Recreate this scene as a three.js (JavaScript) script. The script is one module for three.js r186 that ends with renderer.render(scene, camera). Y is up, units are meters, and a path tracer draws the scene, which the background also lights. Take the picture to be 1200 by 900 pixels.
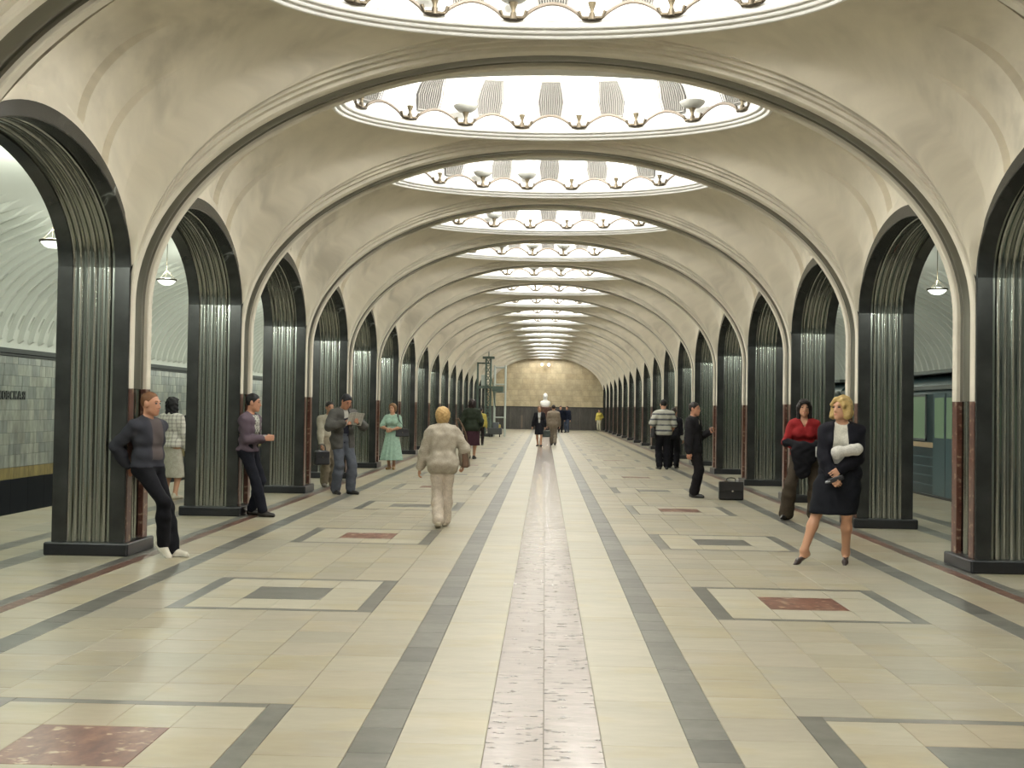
import * as THREE from 'three';
import { mergeGeometries, mergeVertices, toCreasedNormals } from 'three/addons/utils/BufferGeometryUtils.js';
import { RoundedBoxGeometry } from 'three/addons/geometries/RoundedBoxGeometry.js';
import { TextGeometry } from 'three/addons/geometries/TextGeometry.js';
import { FontLoader } from 'three/addons/loaders/FontLoader.js';

// ------------------------------------------------------------------ camera, light, exposure
const scene = new THREE.Scene();
scene.background = new THREE.Color(0x000000);
const camera = new THREE.PerspectiveCamera(2 * Math.atan(450 / 1280) * 180 / Math.PI, 1200 / 900, 0.1, 200);
camera.position.set(-0.017, 1.6, 0);
camera.rotation.order = 'YXZ';
camera.rotation.set(0.0218, 0.0305, 0.0157);
const renderer = new THREE.WebGLRenderer();
renderer.toneMapping = THREE.LinearToneMapping;
renderer.toneMappingExposure = 0.56;
renderer.shadowMap.enabled = true;
const DOME_LIGHT = 13.8, DOME_COLOR = new THREE.Color(1.0, 0.985, 0.925);
const PLAT_LIGHT = 19, PLAT_COLOR = new THREE.Color(0.93, 1.0, 0.86);

// ------------------------------------------------------------------ helpers
function rng(seed) { let a = seed >>> 0; return () => { a = (a + 0x6D2B79F5) >>> 0; let t = a; t = Math.imul(t ^ (t >>> 15), t | 1); t ^= t + Math.imul(t ^ (t >>> 7), t | 61); return ((t ^ (t >>> 14)) >>> 0) / 4294967296; }; }
const R = rng(7);
const used = {};
function numbered(n) { if (!(n in used)) { used[n] = 0; return n; } used[n]++; return n + '_' + String(used[n]).padStart(3, '0'); }
function tag(o, label, category, group) { o.userData.label = label; o.userData.category = category; if (group) o.userData.group = group; return o; }
function thing(name, label, category, pos = [0, 0, 0], turn = 0, group) {
  const o = new THREE.Group(); o.name = numbered(name); o.position.set(...pos); o.rotation.y = turn; tag(o, label, category, group); scene.add(o); return o;
}
function mesh(name, geo, mat) { const m = new THREE.Mesh(geo, mat); m.name = name; m.castShadow = m.receiveShadow = true; return m; }
function part(name, geo, mat, parent, label) { const m = mesh(name, geo, mat); if (label) m.userData.label = label; parent.add(m); return m; }
function struct(name) { const o = new THREE.Group(); o.name = name; o.userData.kind = 'structure'; scene.add(o); return o; }
const ORD = ['first', 'second', 'third', 'fourth', 'fifth', 'sixth', 'seventh', 'eighth', 'ninth', 'tenth', 'eleventh', 'twelfth', 'thirteenth', 'fourteenth', 'fifteenth', 'sixteenth', 'seventeenth', 'eighteenth', 'nineteenth'];
const smooth = (a, b, x) => { const t = Math.min(1, Math.max(0, (x - a) / (b - a))); return t * t * (3 - 2 * t); };
const lerp = (a, b, t) => a + (b - a) * t;
const clamp = (x, a, b) => Math.min(b, Math.max(a, x));

// periodic value noise
const NT = (() => { const r = rng(99); return Float32Array.from({ length: 65536 }, () => r()); })();
function vn(x, y, px, py, s = 0) {
  const xi = Math.floor(x), yi = Math.floor(y), fx = x - xi, fy = y - yi, m = (a, b) => ((a % b) + b) % b;
  const h = (i, j) => NT[(m(i, px) * 131 + m(j, py) * 1777 + s * 7919) & 65535];
  const u = fx * fx * (3 - 2 * fx), v = fy * fy * (3 - 2 * fy);
  return lerp(lerp(h(xi, yi), h(xi + 1, yi), u), lerp(h(xi, yi + 1), h(xi + 1, yi + 1), u), v);
}
function fbm(u, v, fx, fy, oct = 4, s = 0) { let a = 0.5, r = 0, t = 0; for (let i = 0; i < oct; i++) { r += a * vn(u * fx, v * fy, fx, fy, s + i * 3); t += a; a *= 0.55; fx *= 2; fy *= 2; } return r / t; }
function tex(n, m, fn, srgb = true, rep = [1, 1]) {
  const d = new Uint8Array(n * m * 4);
  for (let j = 0; j < m; j++) for (let i = 0; i < n; i++) { const c = fn((i + .5) / n, (j + .5) / m), k = (j * n + i) * 4; for (let q = 0; q < 3; q++) d[k + q] = clamp(c[q], 0, 1) * 255; d[k + 3] = 255; }
  const t = new THREE.DataTexture(d, n, m); t.wrapS = t.wrapT = THREE.RepeatWrapping; t.magFilter = t.minFilter = THREE.LinearFilter;
  if (srgb) t.colorSpace = THREE.SRGBColorSpace; t.repeat.set(...rep); t.needsUpdate = true; return t;
}
const g3 = (v) => [v, v, v];
const std = (o) => new THREE.MeshStandardMaterial({ side: THREE.DoubleSide, ...o });

// ------------------------------------------------------------------ materials
const tPlaster = tex(512, 512, (u, v) => { const a = fbm(u, v, 4, 5, 6, 1), b = fbm(u, v, 30, 17, 4, 20), s = smooth(.35, .8, fbm(u, v, 11, 9, 6, 40)) * smooth(.42, .66, fbm(u, v, 5, 4, 4, 90)); const k = .95 + .10 * (a - .5) + .07 * (b - .5) - .12 * s; return [k, k * .985, k * .955]; }, true, [.22, .22]);
const tMarbleDark = tex(512, 512, (u, v) => { const a = fbm(u, v, 6, 6, 5, 3); let w = Math.abs(fbm(u, v, 4, 2, 4, 9) - .5) * 2; let vein = Math.pow(1 - w, 40) * smooth(.6, .75, fbm(u, v, 3, 3, 2, 31)); const k = .17 + .1 * (a - .5) + .4 * vein; return [k * .97, k * 1.0, k * .98]; }, true, [.8, .8]);
const tMarbleRed = tex(256, 256, (u, v) => { const a = fbm(u, v, 9, 7, 5, 5), b = fbm(u, v, 24, 14, 3, 15), w = smooth(.6, .78, fbm(u, v, 11, 16, 4, 55)); return [.46 + .3 * (a - .5) + .28 * w + .16 * (b - .5), .31 + .3 * (a - .5) + .36 * w + .16 * (b - .5), .26 + .26 * (a - .5) + .30 * w + .1 * (b - .5)]; }, true, [1.3, 1.3]);
const tBeige = tex(512, 512, (u, v) => { const a = fbm(u, v, 3, 10, 5, 6), b = fbm(u, v, 20, 60, 3, 16), st = smooth(.55, .75, fbm(u, v, 3, 6, 4, 61)); const k = .95 + .12 * (a - .5) + .05 * (b - .5); return [k, k * (.992 - .015 * st), k * (.975 - .06 * st)]; }, true, [.6, .6]);
const tGrey = tex(256, 256, (u, v) => { const a = fbm(u, v, 5, 12, 5, 7), b = fbm(u, v, 30, 40, 3, 17); return g3(.9 + .22 * (a - .5) + .12 * (b - .5)); }, true, [.8, .8]);
const tWall = tex(512, 512, (u, v) => { const a = fbm(u, v, 20, 5, 5, 8), b = fbm(u, v, 40, 16, 3, 18); return g3(.85 + .42 * (a - .5) + .2 * (b - .5)); }, true, [.4, .4]);
const tOnyx = tex(512, 512, (u, v) => { const a = fbm(u, v, 3, 12, 5, 12), b = fbm(u, v, 24, 60, 3, 19), c = smooth(.7, .8, fbm(u, v, 12, 26, 4, 44)); const k = .94 + .12 * (a - .5) + .08 * (b - .5) - .68 * c; return [k, k * .985, k * (.99 - .06 * c)]; }, true, [1, 1]);
const tOnyxB = tex(512, 512, (u, v) => { const c = smooth(.68, .8, fbm(u, v, 12, 26, 4, 44)); return g3(.5 + .55 * (fbm(u, v, 4, 14, 4, 77) - .5) - .35 * c); }, false, [1, 1]);
const tSteel = tex(256, 16, (u, v) => g3(.55 + .5 * (fbm(u, v, 64, 1, 3, 14) - .5)), false, [2, .4]);
const tStone = tex(256, 256, (u, v) => { const a = fbm(u, v, 6, 5, 5, 21), b = fbm(u, v, 22, 22, 3, 23); const k = .92 + .25 * (a - .5) + .1 * (b - .5); return [k, k, k * .97]; }, true, [.5, .5]);
const tCloth = tex(256, 256, (u, v) => g3(.9 + .25 * (fbm(u, v, 90, 90, 2, 24) - .5) + .12 * (fbm(u, v, 8, 8, 3, 25) - .5)), true, [3, 3]);

const lin = (r, g, b) => new THREE.Color().setRGB(r, g, b);
const M = {
  plaster: std({ color: lin(.80, .765, .68), map: tPlaster, roughness: .8 }),
  cream: std({ color: lin(.76, .735, .665), map: tPlaster, roughness: .6 }),
  white: std({ color: lin(.86, .855, .83), roughness: .7 }),
  platform: std({ color: lin(.70, .71, .67), roughness: .8 }),
  steel: std({ color: lin(.33, .345, .325), metalness: 1, roughness: .31, roughnessMap: tSteel }),
  ribsteel: std({ color: lin(.17, .165, .135), metalness: .85, roughness: .42 }),
  darkMarble: std({ color: lin(1, 1, 1), map: tMarbleDark, roughness: .24 }),
  plinth: std({ color: lin(.012, .013, .016), roughness: .28 }),
  redMarble: std({ color: lin(.46, .42, .42), map: tMarbleRed, roughness: .28 }),
  brass: std({ color: lin(.13, .105, .065), metalness: .6, roughness: .45 }),
  darkbrass: std({ color: lin(.07, .055, .035), metalness: .6, roughness: .5 }),
  moulding: std({ color: lin(.13, .105, .08), roughness: .6 }),
  bowl: std({ color: lin(.34, .34, .31), roughness: .5 }),
  grille: std({ color: lin(.22, .21, .19), roughness: .6 }),
  grilleBack: std({ color: lin(.09, .085, .08), roughness: .9 }),
  grout: std({ color: lin(.22, .20, .15), roughness: .9 }),
  trackDark: std({ color: lin(.05, .055, .055), roughness: .7 }),
  skin: std({ color: lin(.44, .235, .145), roughness: .55 }),
  skinB: std({ color: lin(.43, .21, .13), roughness: .55 }),
  lip: std({ color: lin(.36, .10, .08), roughness: .45 }),
  eye: std({ color: lin(.03, .02, .018), roughness: .3 }),
};
const tone = (base, list, o) => list.map(([r, g, b]) => std({ color: lin(r, g, b), ...o }));
const TILE = {
  beige: tone(0, [[0.338, 0.317, 0.250], [0.357, 0.336, 0.265], [0.319, 0.297, 0.237], [0.330, 0.305, 0.230], [0.346, 0.320, 0.257], [0.302, 0.286, 0.230], [0.349, 0.320, 0.246]], { map: tBeige, roughness: .4 }),
  pale: tone(0, [[0.393, 0.371, 0.298], [0.376, 0.355, 0.283], [0.400, 0.379, 0.302]], { map: tBeige, roughness: .42 }),
  warm: tone(0, [[0.362, 0.329, 0.250], [0.346, 0.301, 0.220], [0.373, 0.348, 0.272]], { map: tBeige, roughness: .38 }),
  grey: tone(0, [[.128, .126, .108], [.143, .14, .121], [.108, .106, .093], [.158, .155, .134]], { map: tGrey, roughness: .36 }),
  red: tone(0, [[.80, .80, .80], [.72, .70, .68]], { map: tMarbleRed, roughness: .36 }),
  redgrey: tone(0, [[.50, .52, .52], [.56, .58, .58], [.62, .55, .52], [.42, .46, .46]], { map: tMarbleRed, roughness: .34 }),
  onyx: tone(0, [[.365, .325, .295], [.345, .305, .275], [.39, .35, .32]], { map: tOnyx, roughness: .16, bumpMap: tOnyxB, bumpScale: .004 }),
};

// ------------------------------------------------------------------ geometry helpers
// sweep: path = [{p:[x,y,z], n:[..], b:[..], s}], prof(i, path item) = [[across, depth], ...] ; point = p + b*across + n*depth
function sweep(path, prof, closed = false, crease = 0.6) {
  const P = [], I = [], UV = []; let L = 0, np = 0;
  path.forEach((q, i) => {
    const pr = prof(q, i); np = pr.length; if (i) L += Math.hypot(q.p[0] - path[i - 1].p[0], q.p[1] - path[i - 1].p[1], q.p[2] - path[i - 1].p[2]);
    let a = 0; pr.forEach(([u, d], j) => { if (j) a += Math.hypot(u - pr[j - 1][0], d - pr[j - 1][1]); for (let c = 0; c < 3; c++) P.push(q.p[c] + q.b[c] * u + q.n[c] * d); UV.push(a, L); });
  });
  const N = path.length, seg = closed ? N : N - 1;
  for (let i = 0; i < seg; i++) for (let j = 0; j < np - 1; j++) { const a = i * np + j, b = ((i + 1) % N) * np + j; I.push(a, b, a + 1, b, b + 1, a + 1); }
  const g = new THREE.BufferGeometry(); g.setAttribute('position', new THREE.Float32BufferAttribute(P, 3)); g.setAttribute('uv', new THREE.Float32BufferAttribute(UV, 2)); g.setIndex(I);
  return crease ? toCreasedNormals(g, crease) : (g.computeVertexNormals(), g);
}
function grid(rows, cols, fn, crease = 0.5) { // fn(i,j) -> [x,y,z,u,v]
  const P = [], UV = [], I = [];
  for (let i = 0; i < rows; i++) for (let j = 0; j < cols; j++) { const q = fn(i, j); P.push(q[0], q[1], q[2]); UV.push(q[3], q[4]); }
  for (let i = 0; i < rows - 1; i++) for (let j = 0; j < cols - 1; j++) { const a = i * cols + j, b = a + cols; I.push(a, b, a + 1, b, b + 1, a + 1); }
  const g = new THREE.BufferGeometry(); g.setAttribute('position', new THREE.Float32BufferAttribute(P, 3)); g.setAttribute('uv', new THREE.Float32BufferAttribute(UV, 2)); g.setIndex(I);
  return crease ? toCreasedNormals(g, crease) : (g.computeVertexNormals(), g);
}
function boxUV(g) { // uv in metres from the dominant axis of each face
  const p = g.attributes.position, n = g.attributes.normal, uv = new Float32Array(p.count * 2);
  for (let i = 0; i < p.count; i++) { const a = Math.abs(n.getX(i)), b = Math.abs(n.getY(i)), c = Math.abs(n.getZ(i)); let u, v; if (b >= a && b >= c) { u = p.getX(i); v = p.getZ(i); } else if (a >= c) { u = p.getZ(i); v = p.getY(i); } else { u = p.getX(i); v = p.getY(i); } uv[2 * i] = u; uv[2 * i + 1] = v; }
  g.setAttribute('uv', new THREE.BufferAttribute(uv, 2)); return g;
}
const box = (x0, x1, y0, y1, z0, z1) => boxUV(new THREE.BoxGeometry(x1 - x0, y1 - y0, z1 - z0).translate((x0 + x1) / 2, (y0 + y1) / 2, (z0 + z1) / 2));
const rbox = (x0, x1, y0, y1, z0, z1, r = .01, s = 2) => boxUV(new RoundedBoxGeometry(x1 - x0, y1 - y0, z1 - z0, s, r).translate((x0 + x1) / 2, (y0 + y1) / 2, (z0 + z1) / 2));
const cyl = (a, b, ra, rb = ra, n = 10) => { const A = new THREE.Vector3(...a), B = new THREE.Vector3(...b), d = B.clone().sub(A), g = new THREE.CylinderGeometry(rb, ra, d.length(), n); g.applyQuaternion(new THREE.Quaternion().setFromUnitVectors(new THREE.Vector3(0, 1, 0), d.clone().normalize())); const m = A.add(B).multiplyScalar(.5); return g.translate(m.x, m.y, m.z); };
const lathe = (pts, n = 20) => new THREE.LatheGeometry(pts.map(p => new THREE.Vector2(...p)), n);
const merge = (list) => mergeGeometries(list.map(g => { g = g.index ? g.toNonIndexed() : g; for (const k of Object.keys(g.attributes)) if (!['position', 'normal', 'uv'].includes(k)) g.deleteAttribute(k); return g; }), false);
// a slab: top at y=0, chamfered edges, given in local x/z centre
function slab(w, l, t = .02, c = .003, uo = 0, vo = 0) {
  const x = w / 2, z = l / 2, P = [], U = []; const q = (a, b, d, e) => { for (const k of [a, b, d, a, d, e]) { P.push(...k); U.push(k[0] + uo, k[2] + vo); } };
  const T = [[-x + c, 0, -z + c], [-x + c, 0, z - c], [x - c, 0, z - c], [x - c, 0, -z + c]], B = [[-x, -c, -z], [-x, -c, z], [x, -c, z], [x, -c, -z]], D = B.map(b => [b[0], -t, b[2]]);
  q(T[0], T[1], T[2], T[3]); for (let i = 0; i < 4; i++) { const j = (i + 1) % 4; q(T[i], B[i], B[j], T[j]); q(B[i], D[i], D[j], B[j]); }
  const g = new THREE.BufferGeometry(); g.setAttribute('position', new THREE.Float32BufferAttribute(P, 3)); g.setAttribute('uv', new THREE.Float32BufferAttribute(U, 2)); g.computeVertexNormals(); return g;
}

// ------------------------------------------------------------------ dimensions of the hall
const Z0 = 11.567, BAY = 4.18, HB = BAY / 2, XI = 4.36, XO = 5.13, ZEND = 82.4, ZBACK = -5.0;
const pz = (k) => -(Z0 + BAY * k);            // pillar centre
const bz = (j) => -(Z0 + BAY * (j + .5));     // bay centre between pillar j and j+1
const K1 = 16, J0 = -4, J1 = 16;
const ARCH = { a: 1.76, b: 1.01, s: 3.0, ao: 1.79, bo: 1.16 };
const RIB = { s: 2.64, a: XI, b: 2.67 };
const archOuter = (u) => Math.abs(u) >= ARCH.ao ? ARCH.s : ARCH.s + ARCH.bo * Math.sqrt(1 - (u / ARCH.ao) ** 2);
const fade = (h) => smooth(3.0, 4.5, h);

// ================================================================== STRUCTURE
// ------------------------------------------------------------------ floor
const floor = struct('floor');
part('screed', merge([box(-7.48, 7.48, -.25, -.006, -ZEND - .3, -ZBACK)]), M.grout, floor);
{
  const frameM = new THREE.Matrix4(); camera.updateMatrixWorld(); camera.updateProjectionMatrix();
  frameM.multiplyMatrices(camera.projectionMatrix, camera.matrixWorldInverse);
  const size = (r) => { // pixel extents of the slab in the photograph
    let x0 = 1e9, x1 = -1e9, y0 = 1e9, y1 = -1e9; const v = new THREE.Vector4();
    for (const [x, z] of [[r[0], r[2]], [r[1], r[2]], [r[0], r[3]], [r[1], r[3]]]) { v.set(x, 0, -z, 1).applyMatrix4(frameM); if (v.w < .3) return 0; const X = 600 + 600 * v.x / v.w, Y = 450 - 450 * v.y / v.w; x0 = Math.min(x0, X); x1 = Math.max(x1, X); y0 = Math.min(y0, Y); y1 = Math.max(y1, Y); }
    x0 = Math.max(0, x0); x1 = Math.min(1200, x1); y1 = Math.min(900, y1); y0 = Math.max(0, y0); if (x1 <= x0 || y1 <= y0) return 0; return (x1 - x0) * (y1 - y0);
  };
  const rects = [], rf = rng(21);
  const add = (x0, x1, z0, z1, m, name) => rects.push([x0, x1, z0, z1, m, name || 'tile']);
  const zs = -ZBACK * -1 + .1, zmin = ZBACK + .05, zmax = ZEND;
  const run = (x0, x1, m, lens, name, off = 0) => { let z = zmin - off; while (z < zmax) { const l = lens[Math.floor(rf() * lens.length)]; add(x0, x1, Math.max(z, zmin), Math.min(z + l, zmax), m, name); z += l; } };
  // panels
  const P0 = 8.464, PL = 1.55;
  const panels = []; for (let k = -4; P0 + k * BAY < zmax - 2; k++) panels.push(P0 + k * BAY);
  for (const s of [-1, 1]) {
    const X = (a, b) => s > 0 ? [a, b] : [-b, -a];
    const A = (a, b, z0, z1, m, n) => { const [x0, x1] = X(a, b); add(x0, x1, z0, z1, m, n); };
    const RUN = (a, b, m, l, n, o) => { const [x0, x1] = X(a, b); run(x0, x1, m, l, n, o); };
    RUN(0, .279, 'onyx', [1.2, .9, 1.5, 1.05], 'centre_slab', s > 0 ? .35 : 0);
    RUN(.279, .699, 'pale', [.8, 1.0, .62, .9], 'tile', s > 0 ? .2 : 0);
    RUN(.699, .9085, 'grey', [.4, .34, .48], 'border_slab', s > 0 ? .13 : 0);
    RUN(.9085, 1.333, 'beige', [.4], 'tile', .07);
    RUN(2.963, 3.43, 'beige', [.4], 'tile', .22);
    RUN(3.43, 3.64, 'grey', [.5, .62, .44], 'border_slab', 0);
    RUN(3.64, 4.08, 'warm', [.6, .8, .7], 'tile', .1);
    RUN(4.08, 4.21, 'redgrey', [.7, .9], 'border_slab', .3);
    RUN(4.21, 4.34, 'grey', [.6, .5], 'border_slab', .1);
    RUN(4.34, 5.14, 'beige', [.4], 'tile', .0);
    RUN(5.14, 5.40, 'grey', [.5, .6], 'border_slab', .2);
    RUN(5.40, 5.78, 'beige', [.5, .6], 'tile', .2);
    RUN(5.78, 6.02, 'grey', [.5, .6], 'border_slab', .4);
    RUN(6.02, 6.56, 'beige', [.5, .6], 'tile', .1);
    RUN(6.56, 7.48, 'warm', [.6], 'platform_edge_slab', .3);
    // between panels: square tiles, columns slightly staggered
    const cw = (2.963 - 1.333) / 4;
    let prev = zmin;
    panels.forEach((p, k) => {
      if (p > prev) { const n = Math.max(1, Math.round((p - prev) / .4)), l = (p - prev) / n; for (let c = 0; c < 4; c++) for (let i = 0; i < n; i++) A(1.333 + c * cw, 1.333 + (c + 1) * cw, prev + i * l, prev + (i + 1) * l, 'beige'); }
      const a = 1.333, b = 2.963, e = p + PL;
      A(a, a + .13, p, e, 'grey', 'frame_slab'); A(b - .13, b, p, e, 'grey', 'frame_slab');
      A(a + .13, b - .13, p, p + .075, 'grey', 'frame_slab'); A(a + .13, b - .13, e - .075, e, 'grey', 'frame_slab');
      const x0 = 1.84, x1 = 2.48, z0 = p + .49, z1 = p + 1.08;
      const kk = Math.round((p - P0) / BAY), red = (s > 0) === (((kk % 2) + 2) % 2 === 0);
      const warm = kk < 0 ? 'warm' : 'pale';
      A(a + .13, x0, p + .075, z0, warm); A(x0, (x0 + x1) / 2, p + .075, z0, warm); A((x0 + x1) / 2, x1, p + .075, z0, warm); A(x1, b - .13, p + .075, z0, warm);
      A(a + .13, x0, z0, z1, warm); A(x1, b - .13, z0, z1, warm);
      A(a + .13, x0, z1, e - .075, warm); A(x0, (x0 + x1) / 2, z1, e - .075, warm); A((x0 + x1) / 2, x1, z1, e - .075, warm); A(x1, b - .13, z1, e - .075, warm);
      A(x0, x1, z0, z1, red ? 'red' : 'grey', 'panel_slab');
      prev = e;
    });
    if (prev < zmax) { const n = Math.round((zmax - prev) / .4), l = (zmax - prev) / n; for (let c = 0; c < 4; c++) for (let i = 0; i < n; i++) A(1.333 + c * cw, 1.333 + (c + 1) * cw, prev + i * l, prev + (i + 1) * l, 'beige'); }
  }
  const G = .0025;
  rects.forEach(r => { r[6] = size(r); r[7] = Math.floor(rf() * TILE[r[4]].length); });
  const order = rects.slice().sort((a, b) => b[6] - a[6]); const single = new Set(order.slice(0, 300));
  const cache = new Map(), rest = {};
  for (const r of rects) {
    const [x0, x1, z0, z1, m, name] = r, w = x1 - x0 - G, l = z1 - z0 - G; if (l < .02) continue;
    const uo = Math.round(rf() * 3) * .77, vo = Math.round(rf() * 3) * .59, key = [w.toFixed(3), l.toFixed(3), uo, vo].join();
    if (!cache.has(key)) cache.set(key, slab(w, l, .012, .0016, uo, vo));
    const g = cache.get(key), dy = -rf() * .0012;
    if (single.has(r)) { const o = part(name, g, TILE[m][r[7]], floor); o.position.set((x0 + x1) / 2, dy, -(z0 + z1) / 2); }
    else { const k = m + '|' + r[7]; (rest[k] = rest[k] || []).push(g.clone().translate((x0 + x1) / 2, dy, -(z0 + z1) / 2)); }
  }
  for (const k of Object.keys(rest)) { const [m, i] = k.split('|'); const o = part('distant_tile', merge(rest[k]), TILE[m][+i], floor); o.userData.kind = 'stuff'; }
}

// ------------------------------------------------------------------ hall vault
const ceiling = struct('ceiling');
function vaultGeo(shift) {
  const us = []; { const e = [0.62, 1.22, 0.02]; for (let i = -46; i <= 46; i++) us.push(1.79 * Math.sin(i / 46 * Math.PI / 2) * .35 + 1.79 * i / 46 * .65); for (const q of e) for (const s of [-1, 1]) us.push(s * (q - .012), s * (q + .012)); us.sort((a, b) => a - b); }
  const NT_ = 46, gs = [];
  const rimA = 2.72, rimB = 1.48;
  for (const s of [-1, 1]) gs.push(grid(us.length, NT_ + 1, (i, j) => {
    const w = us[i] / 1.79, aw = Math.abs(w), e = Math.pow(aw, 2.2), hb = archOuter(us[i]), sp0 = lerp(4.40, RIB.s, Math.pow(aw, 1.9)), sp = lerp(Math.max(sp0, hb + .02), sp0, smooth(.88, 1, aw));
    const X0 = XI + .01, top = 5.36 + .10 * Math.pow(aw, 4), a = lerp(1.62, X0, e), b = top - sp;
    const ut = w * 1.61;
    const Xe = Math.abs(ut) < rimB ? rimA * Math.sqrt(1 - (ut / rimB) ** 2) : 0;
    // arc parameters
    let th0 = 0, str = 0; if (hb < sp) str = sp - hb; else th0 = Math.asin(clamp((hb - sp) / b, 0, 1));
    let th1 = Math.PI / 2, flat = 0; if (Xe > X0 - a) th1 = Math.acos(clamp((Xe - X0 + a) / a, 0, 1)); else flat = (X0 - a) - Xe;
    const L1 = str, L2 = (th1 - th0) * (a + b) / 2, L3 = flat, L = L1 + L2 + L3, t = j / NT_ * L;
    let x, y, nx = 1, ny = 0;
    if (t <= L1) { x = X0; y = hb + t; } else if (t <= L1 + L2 + 1e-9) { const th = th0 + (t - L1) / L2 * (th1 - th0); x = X0 - a + a * Math.cos(th); y = sp + b * Math.sin(th); nx = Math.cos(th) / a; ny = Math.sin(th) / b; const q = Math.hypot(nx, ny); nx /= q; ny /= q; } else { x = X0 - a - (t - L1 - L2); y = top; nx = 0; ny = 1; }
    const half = 1.79 - .18 * fade(y), u = w * half, au = Math.abs(us[i]);
    // overlapping shell steps over the arch: each zone sinks back to a ridge
    const up = smooth(.10, .125, t) * (1 - smooth(.95, 1.75, t));
    let d = 0; if (au < .62) d = .07 * Math.pow(au / .62, 1.5); else if (au < 1.22) d = .07 * Math.pow((au - .62) / .6, 1.5);
    d *= up;
    return [s * (x + nx * d), y + ny * d, u, t * 1 + 3 * s + shift, u + 7 + shift * 1.7];
  }, .35));
  return merge(gs);
}
const VAULT = [0, 1.37, 2.9].map(vaultGeo);
for (let j = J0; j <= J1; j++) { const m = part('vault_bay', VAULT[(j + 9) % 3], M.plaster, ceiling); m.position.z = bz(j); }
// ------------------------------------------------------------------ platform vaults, arcade walls on the platform side
const PV = { cx: 6.4, a: 3.8, s: 2.54, b: 2.28 };
function platVault() {
  const zs = []; const n = 10, w = BAY / n; for (let i = 0; i < n; i++) { const c = -HB + (i + .5) * w, q = .115; zs.push(c - w / 2 + .0001, c - .172, c - .152, c - q - .005, c - q + .005, c, c + q - .005, c + q + .005, c + .152, c + .172); } zs.push(HB);
  // arc rows from the wall cornice up and over to the arcade
  const th = []; const rows = [[.17, .30], [.46, .60], [.78, .93]]; const T1 = Math.PI - Math.acos((PV.cx - XO) / PV.a); for (let i = 0; i <= 60; i++) th.push(i / 60 * T1); for (const [a, b] of rows) th.push(a - .004, a + .004, b - .004, b + .004); th.sort((a, b) => a - b);
  const w0 = BAY / n;
  return grid(th.length, zs.length, (i, j) => {
    const t = th[i], z = zs[j]; let zz = ((z + HB) % w0 + w0) % w0 - w0 / 2; let d = 0;
    if (Math.abs(zz) < .13) for (const [a, b] of rows) if (t > a && t < b) d = .17 * (Math.abs(zz) < .115 ? 1 : 0) * (t - a) / (b - a);
    // gentle transverse bands
    d += -.10 * smooth(.153, .171, Math.abs(zz)) * (1 - smooth(1.0, 1.15, t)) * smooth(.06, .09, t);
    const x = PV.cx + (PV.a + d) * Math.cos(t), y = PV.s + (PV.b + d) * Math.sin(t);
    return [x, y, z, t * 3, z];
  }, .4);
}
const PVG = platVault();
function arcadeBack() { // wall above the arches on the platform side, and the spandrel over each pillar
  const us = []; for (let i = -24; i <= 24; i++) us.push(i / 24 * HB); for (const s of [-1, 1]) us.push(s * 1.789, s * 1.791); us.sort((a, b) => a - b);
  const yt = PV.s + PV.b * Math.sin(Math.acos((XO - PV.cx) / PV.a));
  return grid(us.length, 2, (i, j) => { const u = us[i], b = archOuter(u); return [XO, j ? yt : b, u, u, j ? yt : b]; });
}
const ABG = arcadeBack();
const LEFT = { s: -1, side: 'left' }, RIGHT = { s: 1, side: 'right' };
for (const S of [LEFT, RIGHT]) {
  const c = struct('ceiling_' + S.side);
  for (let j = -2; j <= J1; j++) { const a = part('platform_vault_bay', PVG, M.platform, c); a.position.z = bz(j); a.scale.x = 1; if (S.s < 0) a.rotation.y = Math.PI; const b = part('arcade_back_wall', ABG, M.platform, c); b.position.z = bz(j); if (S.s < 0) b.rotation.y = Math.PI; }
}
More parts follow.
